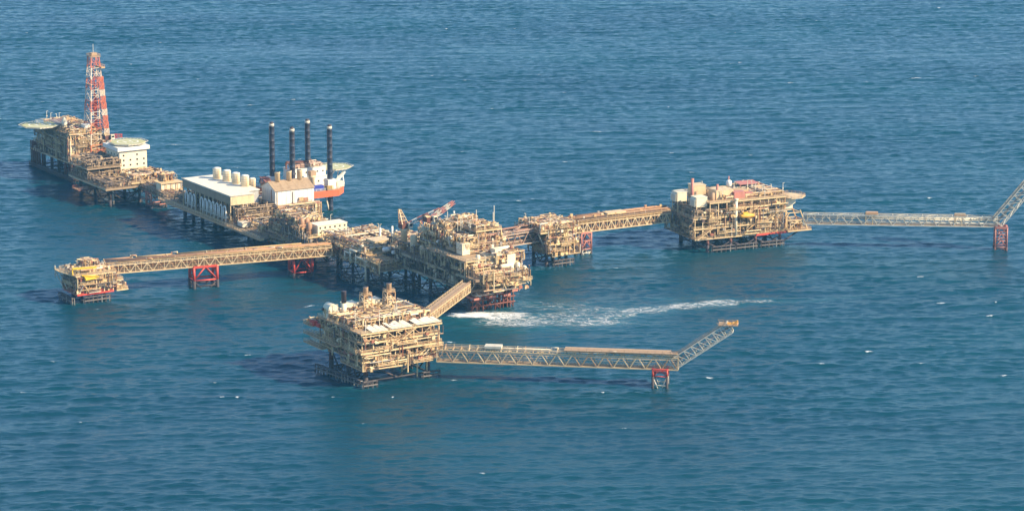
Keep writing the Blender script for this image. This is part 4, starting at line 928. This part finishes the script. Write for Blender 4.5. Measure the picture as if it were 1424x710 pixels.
UE, WE, RE = 154.9, 33.7, 24.0
def open_platform():
    r = root('gas_platform', 'wide open-frame gas platform with cream lattice storeys and louvred intakes at one end', 'oil platform', UE, WE, rot=RE)
    jacket(r, (-1, 11, 24, 37), (1, 15, 28), 5.2, .7, mat='rust', zsplit=3.4, fenders=(((.5, -.2), (12, -.2)), ((13, -.2), (24, -.2)), ((26, -.2), (38, -.2))))
    deck(r, -6, 45, 4, 34, 5.6); deck(r, -6.5, 42, 4.4, 34, 10.4); deck(r, -6.5, 42, 4.4, 34, 15.2); deck(r, 2, 44, 5, 34, 22)
    deck(r, 12, 42, 4.6, 34, 18.8, girder=.5)
    storey(r, -6, 42, 4.4, 34, 5.6, 10.4, 12, 6, 1, brace=.2); storey(r, -6, 42, 4.4, 34, 10.4, 15.2, 12, 6, 2, brace=.15); storey(r, 2, 42, 5, 34, 15.2, 22, 9, 6, 3, brace=.1)
    for k, (z0, z1) in enumerate(((5.6, 10.4), (10.4, 15.2))):
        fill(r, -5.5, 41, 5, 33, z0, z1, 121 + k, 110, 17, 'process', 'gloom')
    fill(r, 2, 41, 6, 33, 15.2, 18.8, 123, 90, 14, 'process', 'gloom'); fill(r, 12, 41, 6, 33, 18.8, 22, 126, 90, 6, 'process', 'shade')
    fill(r, -6, 6, 5, 32, 15.2, 20, 124, 90, 8, 'shade', 'skid'); fill(r, 10, 43, 8, 33, 22, 25, 125, 210, 16)
    face_clutter(r, (-6, 4), (43, 4), 5.8, 21, 60, 371, balc=6, out=1.3); face_clutter(r, (-6.5, 34), (-6.5, 4), 5.6, 15, 50, 372, 'shade', 3); masts(r, 10, 43, 6, 33, 22, 16, 373, (2.5, 6)); masts(r, -6, 5, 5, 32, 15, 5, 374)
    m = MB(); m.cyl((15.2, 4.0, 6), (15.2, 4.0, 22.6), .75, 12); m.cyl((15.2, 4.0, 22.6), (15.2, 4.0, 23.2), 1.1, 12); m.build('crane_column', M['ivory'], r, True)
    m = MB(); m.box(8, 10, 22.1, 17, 18, 26.4); m.box(20, 12, 22.1, 26, 18, 25); m.build('filter_house', M['cream'], r)
    m = MB(); m.box(16.4, 8, 22.1, 22, 12, 25.4); m.box(23, 9, 22.1, 27, 12, 24.4); m.build('gas_cooler', M['fadedred'], r)
    m = MB(); m.hexa([(28, 24, 25.0), (38, 24, 25.0), (38, 30, 25.5), (28, 30, 25.5)], [(28, 24, 25.2), (38, 24, 25.2), (38, 30, 25.7), (28, 30, 25.7)]); 
    for x in (28.4, 37.6):
        for y in (24.4, 29.6): m.bar((x, y, 22.1), (x, y, 25.05), .3)
    m.build('canopy_roof', M['fadedred'], r)
    m = MB(); m.prism(octagon(47, 10, 7.4), 20.7, 21.0); m.rail([(*p, 21.0) for p in octagon(47, 10, 7.2)] + [(*octagon(47, 10, 7.2)[0], 21.0)], 1, 2); m.build('laydown_platform', M['cream'], r)
    m = MB(); m.prism(octagon(45, 11, 5), 17.6, 20.69); m.box(43, 8, 15.3, 47.5, 13, 17.59); m.build('laydown_platform_base', M['ivory'], r)
    # outrigger frame at the flare bridge end
    m = MB(); A = [(42.3, 4.6), (53, 3.2), (53, 11), (42.3, 12)]
    for (x, y) in A: m.bar((x, y, 5.9), (x*.4 + 46*.6 if x > 45 else x, y, 15.2), .5)
    for z in (10.4, 14): m.bar((42.3, 4.6, z), (53 - (z - 6)*.45, 3.4, z), .4); m.bar((42.3, 12, z), (53 - (z - 6)*.45, 11, z), .4); m.bar((53 - (z - 6)*.45, 3.4, z), (53 - (z - 6)*.45, 11, z), .4)
    for (p, q) in (((43, 4.4, 6), (49, 4, 10.4)), ((53, 3.4, 6), (49, 4, 10.4)), ((37, 4.2, 6), (43.5, 4, 14))): m.bar(p, q, .4)
    m.build('outrigger_frame', M['frame'], r)
    deck(r, 42.2, 55, 2.8, 12, 5.7, girder=.5, name='outrigger_deck'); fill(r, 43, 52, 3.5, 11.5, 5.8, 11, 127, 60, 4)
    m = MB(); m.bar((52, 7, 5.2), (38.5, 3, .5), .5); m.build('outrigger_strut', M['dark'], r)
    m = MB(); m.box(26, 3.6, 4.7, 44.6, 3.96, 5.6); m.build('red_fascia', M['red'], r)
    stair(r, (-5, 3.6, 5.7), (3, 3.6, 10.4)); stair(r, (-6.9, 12, 10.4), (-6.9, 20, 15)); stair(r, (30, 4, 10.4), (37, 4, 15.2)); stair(r, (20, 4, 15.2), (27, 4, 18.6))
    for (x, y, rr, z0, z1) in ((.6, 20, .75, 15.2, 31), (9.5, 12, .6, 22, 29), (22.5, 25, .25, 22, 29.5)): m = MB(); m.cyl((x, y, z0), (x, y, z1), rr, 12); m.build('vent_stack', M['fadedred'], r, True)
    m = MB(); m.dome((21, 22, 25), (21, 22, 28.4), 1.3, 12); m.cyl((21, 22, 22), (21, 22, 25.2), .3, 8); m.build('radar_dome', M['white'], r, True)
    for (x, y) in ((0.4, 15.5), (6.2, 10.2)):
        m = MB(); m.cyl((x, y, 19.5), (x, y, 25.5), .9, 12); m.lathe((x, y, 15.3), (x, y, 16), [(0, 1.5), (4.2, 1.5)], 12); m.build('exhaust_duct', M['tanroof'], r, True)
open_platform()
def pr(x, y):     # a point of the open-frame platform's own grid in the complex frame
    a = math.radians(RE - ROT); return UE + x*math.cos(a) - y*math.sin(a), WE + x*math.sin(a) + y*math.cos(a)
def intake(label, x, y, z, a, b, h, mat='white', louvre=True):
    r = root('intake_house', label, 'air intake', *pr(x, y), z, rot=RE, group='intake houses on the gas platform')
    m = MB(); m.box(0, 0, 0, a, b, h); m.build('housing', M[mat], r)
    m = MB(); m.box(-.15, -.15, h + .003, a + .15, b + .15, h + .3); m.build('roof', M[mat], r)
    if louvre:
        m = MB(); n = 6
        for i in range(n):
            z0 = h*(.1 + .85*i/n); m.hexa([(-.9, .2, z0 - .3), (-.004, .2, z0 + .25), (-.004, b - .2, z0 + .25), (-.9, b - .2, z0 - .3)], [(-.9, .2, z0 - .15), (-.004, .2, z0 + .4), (-.004, b - .2, z0 + .4), (-.9, b - .2, z0 - .15)])
        m.build('louvre', M[mat], r)
    m = MB()
    for xx in (.3, a - .3):
        for yy in (.3, b - .3): m.bar((xx, yy, -max(.1, z - 15.25)), (xx, yy, -.003), .4)
    m.build('support_leg', M['frame'], r)
intake('white louvred intake house at the far outer corner of the gas platform', -6.6, 21, 20.4, 5.2, 5.6, 4.2, 'ivory')
intake('white louvred intake house above the shaded near corner of the gas platform', -3.4, 8.0, 20.0, 5.6, 5.6, 4.2, 'ivory')
intake('pinkish boxy intake house without louvres, behind the two louvred ones', 2.6, 22, 22.6, 6.2, 6, 4.2, 'cream', False)
r = root('lifeboat', 'amber enclosed lifeboat hung on the lit face of the gas platform', 'lifeboat', *pr(16.4, 2.2), 13.9, rot=RE)
m = MB(); n = 12; prof = []
for i in range(9):
    t = i/8; s = math.sin(PI*(.08 + .84*t))**.5; prof.append((7.4*t, 1.15*s))
m.lathe((0, 0, 1.2), (1, 0, 1.2), prof, 12); m.build('hull', M['amber'], r, True)
m = MB(); m.box(1.5, -.7, 2.1, 4.2, .7, 2.9); m.build('canopy', M['yellow'], r)
m = MB(); m.pipe([(1, 1.8, 1.0), (1, 1.8, 4.2), (1, .2, 4.2), (1, .2, 2.3)], .15, 6); m.pipe([(6.4, 1.8, 1.0), (6.4, 1.8, 4.2), (6.4, .2, 4.2), (6.4, .2, 2.3)], .15, 6); m.build('davit', M['frame'], r)
b = bridge('flare_bridge', 'thin pale truss bridge running from the gas platform to the frame-edge flare', (199.5, 22), (271.5, -30.7), 10.8, 4.6, 4.0, 13, 'palesteel', 'warren', 41, 4, 0, 'palesteel', t=.34)
L = b['L']
for x in (L*.34, L*.8):
    m = MB()
    for y in (-1.9, 1.9):
        for k in (-1.6, 1.6): m.bar((x + k, y, .1), (x + k, y, 5.2), .35)
        m.bar((x - 1.6, y, 5.2), (x + 3.4, y, 5.2), .5)
    if x < L*.5: m.box(x - 1.4, -1.4, 4.8, x + 4, 1.2, 5.9)
    m.build('service_frame', M['frame'], b)
flare_boom('pale open-lattice flare boom rising out of the picture at its edge', (273.2, -31.8), AZG, 11.2, 36, 46, 5.2, 5.0, 12, tip=False)
tower('slim pinkish support of thin legs under the foot of the frame-edge flare boom', 272.8, -32.0, 10.6, 5.4, 5.4, 'fadedred', 'rust', 1.6, 3, group='bridge supports standing in the sea', rot=AZG, lg=.36)

# ================================================================== JACK-UP BARGE
def jackup():
    r = root('jackup_barge', 'orange-hulled jack-up barge with four tall dark legs and a white deckhouse', 'jack-up barge', 40, 219)
    hull = [(-18, -13.6), (13.6, -14), (19.6, -8), (20, 5), (13, 15), (-18, 15)]
    m = MB(); m.prism(hull, 8.0, 9.9); h = m.build('hull', M['orange'], r); m = MB(); m.prism([(x*1.004, y*1.004) for x, y in hull], 9.903, 11.2); m.build('hull_band', M['orange'], h)
    m = MB(); m.prism([(x*.985, y*.985) for x, y in hull], 11.203, 11.35); m.build('deck_plating', M['tanroof'], r)
    m = MB(); pts = [(x*.98, y*.98, 11.35) for x, y in hull]; m.rail(pts + [pts[0]], 1.1, 2.4); m.build('railing', M['white'], r)
    for (x, y) in ((-10, 11), (-8.2, -7), (8.8, 9), (10.6, -10.6)):
        m = MB(); m.lathe((x, y, -8), (x, y, 0), sum([[(3.5*k, 1.2), (3.5*k + 3.2, 1.2), (3.5*k + 3.24, 1.25), (3.5*k + 3.4, 1.25)] for k in range(14)], []) + [(49.2, 1.2)], 18); l = m.build('jackup_leg', M['leg'], r, True)
        m = MB(); m.cyl((x, y, 41.203), (x, y, 42.4), 1.24, 18); m.build('leg_cap', M['palesteel'], l, True)
        m = MB(); m.cyl((x, y, 42.403), (x, y, 43.2), 1.0, 18); m.build('leg_plug', M['sooty'], l, True)
        m = MB()
        for k in range(2): m.box(x + 1.16*(1 - 2*k) - .2, y - .3, 0, x + 1.16*(1 - 2*k) + .2, y + .3, 41.1)
        m.build('jacking_rack', M['leg'], l)
        m = MB(); m.prism(octagon(x, y, 3.1, PI/4, 4), 11.36, 16.2); m.build('jack_house', M['white'], r)
    m = MB(); m.bar((8.0, -10.8, 7.5), (10.2, -10.8, -1), .6); m.build('leg_brace', M['palesteel'], r)
    c = cabin(r, -6, -3, 11.36, 13, 7, 16.4, 'deckhouse', 'white', 6, 1); c2 = cabin(r, -6, -2.6, 16.75, 12.5, 7, 20.8, 'deckhouse', 'white', 6, 1)
    fill(r, -6, 12, -2, 7, 21.1, 24, 131, 60, 8, 'brown', 'skid')
    m = MB(); m.bar((-8, 0, 24.6), (4, -1, 24.0), 1.0); m.bar((-8, 0, 21), (-8, 0, 24.6), .6); m.bar((3.4, -1, 21), (3.4, -1, 24), .6); m.build('boom_rest', M['rust'], r)
    helideck('', 0, 0, 0, 8.4, name='helideck', parent=r, loc=(20.5, 3.5, 19.2))
    m = MB()
    for (p, q) in (((13, -2, 12), (18, -2, 18.4)), ((13, 6, 12), (19, 8, 18.4)), ((22, -4, 11.4), (22, -2, 18.4)), ((23, 5, 11.4), (24, 5, 18.4))): m.bar(p, q, .4)
    m.build('helideck_strut', M['white'], r)
    m = MB(); m.lathe((2, -8, 11.4), (2, -8, 12.4), [(0, 1.4), (5.5, 1.2), (6, 1.8), (7, 1.8)], 12); m.build('crane_pedestal', M['cream'], r, True)
    m = MB(); m.box(.6, -9.4, 18.41, 3.6, -6.4, 20.6); m.build('crane_cab', M['tanroof'], r)
    lattice_boom(r, (15, -7, 13), (23, -3, 17.4), 1.0, 4, ('white',), 'deck_crane_boom')
    m = MB(); m.box(15.5, -9, 11.36, 19.4, -5, 13.8); m.box(18.2, -5.8, 11.36, 20.6, -2, 13.2); m.build('winch_house', M['ivory'], r)
    m = MB(); m.box(17.2, -8.2, 11.36, 18.6, -6.8, 13.6); m.build('mooring_post', M['orange'], r)
    lattice_boom(r, (-15, 6, 13.5), (-14, 15, 14.5), 3.4, 4, ('fadedred', 'rust'), 'cargo_crane_boom', .35)
    fill(r, -17, -5, -12, 12, 11.36, 15.5, 132, 90, 8, 'brown', 'skid')
jackup()
r = root('cargo_container', 'bright blue cargo container on the orange jack-up barge deck', 'container', 43, 207.6, 11.37)
m = MB(); m.box(-3, -1.3, 0, 3, 1.3, 2.5); m.build('body', M['blue'], r)
m = MB()
for i in range(12): m.box(-2.9 + i*.5, -1.36, .15, -2.65 + i*.5, -1.304, 2.35)
m.build('corrugated_side', M['blue'], r)
r = root('cargo_basket', 'tan open basket beside the blue container on the jack-up barge', 'basket', 48.8, 206, 11.37)
m = MB(); m.box(-1.7, -1.3, 0, 1.7, 1.3, .3); m.box(-1.5, -1.1, .31, 1.2, 1.0, 2.1); m.build('load', M['plate'], r)
m = MB(); m.rail([(-1.7, -1.3, .3), (1.7, -1.3, .3), (1.7, 1.3, .3), (-1.7, 1.3, .3), (-1.7, -1.3, .3)], 1.6, 1.1); m.build('basket_frame', M['yellow'], r)
# ================================================================== SEA
def axis(a, b, step, far, g):
    core = list(np.arange(a, b + step*.5, step)); lo = []; s = step; x = core[0]
    while x > -far: s *= g; x -= s; lo.append(x)
    hi = []; s = step; x = core[-1]
    while x < far: s *= g; x += s; hi.append(x)
    return np.array(lo[::-1] + core + hi)
SEA_STEP = 1.5
gx = axis(-470, 470, SEA_STEP, 26000, 1.12); gy = axis(-400, 1080, .85, 26000, 1.12)
X, Y = np.meshgrid(gx, gy); nx, ny = len(gx), len(gy)
rs = np.random.RandomState(7)
Z = np.zeros_like(X, dtype=np.float64); DX = np.zeros_like(Z); DY = np.zeros_like(Z)
inner = (X > -640) & (X < 640) & (Y > -760) & (Y < 1400)
fade = np.clip((640 - np.abs(X))/150, 0, 1)*np.clip((Y + 760)/150, 0, 1)*np.clip((1400 - Y)/200, 0, 1)
WAVES = []
for i in range(110):
    lam = 2.8*(26/2.8)**(rs.rand()**1.35)
    th = math.radians(96 + rs.randn()*(14 if lam > 9 else 22))
    amp = .0042*lam**.97*(.6 + .8*rs.rand())*(1.25 if lam < 7 else .5)
    WAVES.append((lam, th, amp, rs.rand()*2*PI))
gust = np.zeros_like(X)
for i in range(14):
    lam = rs.uniform(60, 320); th = math.radians(90 + rs.randn()*25); gust += np.sin((X*math.cos(th)*.6 + Y*math.sin(th))*2*PI/lam + rs.rand()*7)
gust = 1 + .05*gust
for lam, th, amp, ph in WAVES:
    k = 2*PI/lam; a = k*(X*math.cos(th) + Y*math.sin(th)) + ph
    Z += amp*np.cos(a); DX -= amp*.8*math.cos(th)*np.sin(a); DY -= amp*.8*math.sin(th)*np.sin(a)
Z *= fade*gust; X2 = X + DX*fade; Y2 = Y + DY*fade
co = np.stack([X2, Y2, Z], -1).reshape(-1, 3).astype(np.float32)
idx = np.arange(nx*ny).reshape(ny, nx)
quads = np.stack([idx[:-1, :-1], idx[:-1, 1:], idx[1:, 1:], idx[1:, :-1]], -1).reshape(-1, 4).astype(np.int32)
def mesh_from(name, co, quads):
    me = bpy.data.meshes.new(name); me.vertices.add(len(co)); me.vertices.foreach_set('co', co.ravel())
    me.loops.add(quads.size); me.loops.foreach_set('vertex_index', quads.ravel()); me.polygons.add(len(quads))
    me.polygons.foreach_set('loop_start', np.arange(0, quads.size, 4, dtype=np.int32)); me.polygons.foreach_set('loop_total', np.full(len(quads), 4, np.int32))
    me.polygons.foreach_set('use_smooth', np.ones(len(quads), bool)); me.update(calc_edges=True); me.validate(); return me
sea_me = mesh_from('sea', co, quads)
# breaking crests
cap = np.zeros_like(X)
def splash(x, y, a, b, ang, v=1.0):
    global cap
    i0, i1 = np.searchsorted(gx, [x - a*1.6, x + a*1.6]); j0, j1 = np.searchsorted(gy, [y - a*1.6, y + a*1.6])
    xx = X[j0:j1, i0:i1] - x; yy = Y[j0:j1, i0:i1] - y; c, s = math.cos(ang), math.sin(ang)
    d = ((xx*c + yy*s)/a)**2 + ((-xx*s + yy*c)/b)**2
    cap[j0:j1, i0:i1] = np.maximum(cap[j0:j1, i0:i1], v*np.exp(-d*1.2))
CAPZ = float(np.percentile(Z[inner], 99.4)); zi = np.where(inner, Z, -9)
R = random.Random(4); n = 0
for t in range(9000):
    y = -300 + 1350*R.random()**1.25; x = R.uniform(-1, 1)*(190 + (y + 300)*.22)
    i = min(nx - 2, int(np.searchsorted(gx, x))); j = min(ny - 2, int(np.searchsorted(gy, y)))
    blk = zi[max(0, j - 9):j + 10, max(0, i - 6):i + 7]
    if blk.max() < CAPZ: continue
    jj, ii = np.unravel_index(np.argmax(blk), blk.shape); jj += max(0, j - 9); ii += max(0, i - 6)
    splash(gx[ii], gy[jj], R.uniform(1.0, 3.4)*(2.2 if R.random() < .1 else 1), R.uniform(.9, 1.5), R.gauss(.05, .22), R.uniform(.5, .95)); n += 1
    if n > 200: break
at = sea_me.attributes.new('whitecap', 'FLOAT', 'POINT'); at.data.foreach_set('value', cap.ravel().astype(np.float32))
WAKE = [(6, -10, 13, 7.5, .1, 1.35), (18, -11, 16, 10, .0, 1.1), (24, -22, 22, 14, -.1, .86), (42, -18, 24, 15, .0, .78), (38, 6, 26, 13, .1, .62), (54, -24, 22, 8, .15, .84), (66, -13, 16, 5.5, .3, .78), (56, -4, 26, 14, .1, .7), (78, -2, 18, 9, .25, .84), (94, 5, 16, 7.5, .35, .88), (110, 11, 16, 6.6, .2, .9), (126, 14, 12, 4.4, .05, .8), (143, 14, 12, 2.4, .05, .6), (164, 21, 14, 2.4, .3, .55), (30, 14, 18, 4, .1, .5), (96, 20, 18, 4, .1, .52)]
for (lx, ly, sz) in ((-96, -87, 5), (-66, -88, 5), (-94, -60, 4), (1.5, -147, 3.5), (-131, 96, 4), (-119, 96, 4), (-73, 94, 5), (-28, 90, 4.5), (103, 60, 3.5), (78, 49, 5), (272.8, -32, 3), (157, 35, 5), (167, 33, 5), (178, 31, 5), (190, 29, 5), (50.6, 208.4, 4), (10, -1, 6), (20, -4, 6)):
    wx, wy = world(lx, ly); WAKE.append((wx - 1, wy - .5, sz, sz*.6, .1, .62))
den = np.zeros_like(X); churn = np.zeros_like(X)
for (cx, cy, a, b, ang, v) in WAKE:
    c, s = math.cos(ang), math.sin(ang); xx = X - cx; yy = Y - cy
    d = ((xx*c + yy*s)/a)**2 + ((-xx*s + yy*c)/b)**2
    den = np.maximum(den, v*np.clip(1.25 - d, 0, 1)**.8); churn = np.maximum(churn, min(v, .9)*np.exp(-d*.75))
at = sea_me.attributes.new('churn', 'FLOAT', 'POINT'); at.data.foreach_set('value', churn.ravel().astype(np.float32))
sea = bpy.data.objects.new('sea', sea_me); COL.objects.link(sea); sea['kind'] = 'structure'

def water_mat():
    m, nt, b = new_mat('sea_water'); N = nt.nodes; L = nt.links
    geo = N.new('ShaderNodeNewGeometry')
    def noise(scale, detail, sx=1, sy=1, rough=.55):
        mp = N.new('ShaderNodeMapping'); mp.inputs['Scale'].default_value = (sx, sy, 1); mp.inputs['Rotation'].default_value = (0, 0, .12); L.new(geo.outputs['Position'], mp.inputs[0])
        t = N.new('ShaderNodeTexNoise'); t.inputs['Scale'].default_value = scale; t.inputs['Detail'].default_value = detail; t.inputs['Roughness'].default_value = rough; L.new(mp.outputs[0], t.inputs['Vector']); return t.outputs[0]
    def rng(v, a, b_, c, d):
        r = N.new('ShaderNodeMapRange'); r.inputs[1].default_value = a; r.inputs[2].default_value = b_; r.inputs[3].default_value = c; r.inputs[4].default_value = d; L.new(v, r.inputs[0]); return r.outputs[0]
    def math_(op, a, c):
        q = N.new('ShaderNodeMath'); q.operation = op
        for i, v in enumerate((a, c)):
            if isinstance(v, (int, float)): q.inputs[i].default_value = v
            else: L.new(v, q.inputs[i])
        return q.outputs[0]
    mx = N.new('ShaderNodeMix'); mx.data_type = 'RGBA'
    L.new(rng(noise(.006, 4, 1, 1.6), .35, .68, 0, 1), mx.inputs[0]); mx.inputs[6].default_value = (.001, .035, .056, 1); mx.inputs[7].default_value = (.001, .047, .066, 1)
    a = N.new('ShaderNodeAttribute'); a.attribute_name = 'whitecap'
    f = math_('MULTIPLY', a.outputs['Fac'], rng(noise(.9, 5, 1, 1.5, .7), .3, .75, .25, 1.6))
    f = rng(f, .42, .8, 0, 1)
    mf = N.new('ShaderNodeMix'); mf.data_type = 'RGBA'; L.new(f, mf.inputs[0]); L.new(mx.outputs[2], mf.inputs[6]); mf.inputs[7].default_value = (.74, .76, .76, 1)
    ch = N.new('ShaderNodeAttribute'); ch.attribute_name = 'churn'
    mc = N.new('ShaderNodeMix'); mc.data_type = 'RGBA'; L.new(math_('MULTIPLY', ch.outputs['Fac'], rng(noise(.08, 5, 1, 1.4, .65), .3, .7, .1, .75)), mc.inputs[0]); L.new(mf.outputs[2], mc.inputs[6]); mc.inputs[7].default_value = (.045, .17, .19, 1)
    L.new(mc.outputs[2], b.inputs['Base Color'])
    L.new(rng(f, 0, 1, .17, .8), b.inputs['Roughness'])
    b.inputs['IOR'].default_value = 1.333; b.inputs['Specular IOR Level'].default_value = .42
    h1 = noise(.62, 4, .6, 1.4, .6); h2 = noise(1.15, 4, .7, 1.35, .65)
    h = math_('ADD', math_('MULTIPLY', h1, .36), math_('MULTIPLY', h2, .06))
    bp = N.new('ShaderNodeBump'); bp.inputs['Strength'].default_value = 1.0; bp.inputs['Distance'].default_value = 1.0
    L.new(h, bp.inputs['Height']); L.new(bp.outputs[0], b.inputs['Normal'])
    return m
sea_me.materials.append(water_mat())

# white water washing away from the legs of the central platform: faces of the sea lifted a hand's breadth
def wake():
    keep = den.ravel()[quads].max(1) > .02
    q = quads[keep]; used, inv = np.unique(q, return_inverse=True)
    c2 = co[used].copy(); c2[:, 2] += .14
    me = mesh_from('foam_wake', c2, inv.reshape(-1, 4).astype(np.int32))
    at = me.attributes.new('froth', 'FLOAT', 'POINT'); at.data.foreach_set('value', den.ravel()[used].astype(np.float32))
    o = bpy.data.objects.new('foam', me); COL.objects.link(o); o['kind'] = 'stuff'
    m, nt, b = new_mat('sea_foam'); N = nt.nodes; L = nt.links
    geo = N.new('ShaderNodeNewGeometry'); mp = N.new('ShaderNodeMapping'); mp.inputs['Scale'].default_value = (.55, 1.1, 1); mp.inputs['Rotation'].default_value = (0, 0, .1); L.new(geo.outputs['Position'], mp.inputs[0])
    t = N.new('ShaderNodeTexNoise'); t.inputs['Scale'].default_value = .42; t.inputs['Detail'].default_value = 9; t.inputs['Roughness'].default_value = .8; t.inputs['Distortion'].default_value = 1.4; L.new(mp.outputs[0], t.inputs['Vector'])
    a = N.new('ShaderNodeAttribute'); a.attribute_name = 'froth'
    nr = N.new('ShaderNodeMapRange'); nr.inputs[1].default_value = .28; nr.inputs[2].default_value = .72; nr.inputs[4].default_value = .75; L.new(t.outputs[0], nr.inputs[0])
    ad = N.new('ShaderNodeMath'); ad.operation = 'MULTIPLY_ADD'; L.new(a.outputs['Fac'], ad.inputs[0]); ad.inputs[1].default_value = .6; L.new(nr.outputs[0], ad.inputs[2])
    r = N.new('ShaderNodeMapRange'); r.inputs[1].default_value = .80; r.inputs[2].default_value = 1.22; r.inputs[4].default_value = 1; L.new(ad.outputs[0], r.inputs[0])
    L.new(r.outputs[0], b.inputs['Alpha']); b.inputs['Base Color'].default_value = (.78, .77, .73, 1); b.inputs['Roughness'].default_value = .85
    me.materials.append(m)

wake()

# ================================================================== AIR
q = 33000
MBH = MB().box(-q, -q, -9, q, q, 330); haze = MBH.build('haze', bpy.data.materials.new('haze_air')); haze['kind'] = 'stuff'; haze.location = (0, 0, 0)
hm = haze.data.materials[0]; hm.use_nodes = True; hm.node_tree.nodes.clear()
ho = hm.node_tree.nodes.new('ShaderNodeOutputMaterial'); hv = hm.node_tree.nodes.new('ShaderNodeVolumePrincipled'); hm.node_tree.links.new(hv.outputs[0], ho.inputs['Volume'])
hv.inputs['Color'].default_value = (.26, .69, 1, 1); hv.inputs['Density'].default_value = .00006; hv.inputs['Anisotropy'].default_value = .25

# ================================================================== SKY, SUN, CAMERA
SUN_EL, SUN_AZ = 33.0, -17.0          # azimuth counted from +x towards +y
w = bpy.data.worlds.new('World'); sc.world = w; w.use_nodes = True
nt = w.node_tree; bg = nt.nodes['Background']; sky = nt.nodes.new('ShaderNodeTexSky'); sky.sky_type = 'NISHITA'; sky.sun_disc = False
sky.sun_elevation = math.radians(SUN_EL); sky.sun_rotation = math.radians(90 - SUN_AZ); sky.altitude = 300; sky.air_density = 1.0; sky.dust_density = .1; sky.ozone_density = 4.6
nt.links.new(sky.outputs[0], bg.inputs[0]); bg.inputs[1].default_value = .132
ld = bpy.data.lights.new('sun', 'SUN'); ld.energy = 5.0; ld.angle = math.radians(.55); ld.color = (1, .84, .59)
lo = bpy.data.objects.new('sun', ld); COL.objects.link(lo)
el, az = math.radians(SUN_EL), math.radians(SUN_AZ)
lo.rotation_euler = V((math.cos(el)*math.cos(az), math.cos(el)*math.sin(az), math.sin(el))).to_track_quat('Z', 'Y').to_euler()
cd = bpy.data.cameras.new('camera'); cam = bpy.data.objects.new('camera', cd); COL.objects.link(cam); sc.camera = cam
cam.location = (CAM_X, CAM_Y, CAM_Z); cam.rotation_euler = (PI/2 - math.atan(900/4000), 0, 0)
cd.sensor_width = 36; cd.lens = 36*4000/1424; cd.clip_start = 5; cd.clip_end = 60000
vs = sc.view_settings; vs.view_transform = 'Standard'; vs.look = 'None'; vs.exposure = 1.0; vs.gamma = 1; vs.use_curve_mapping = False
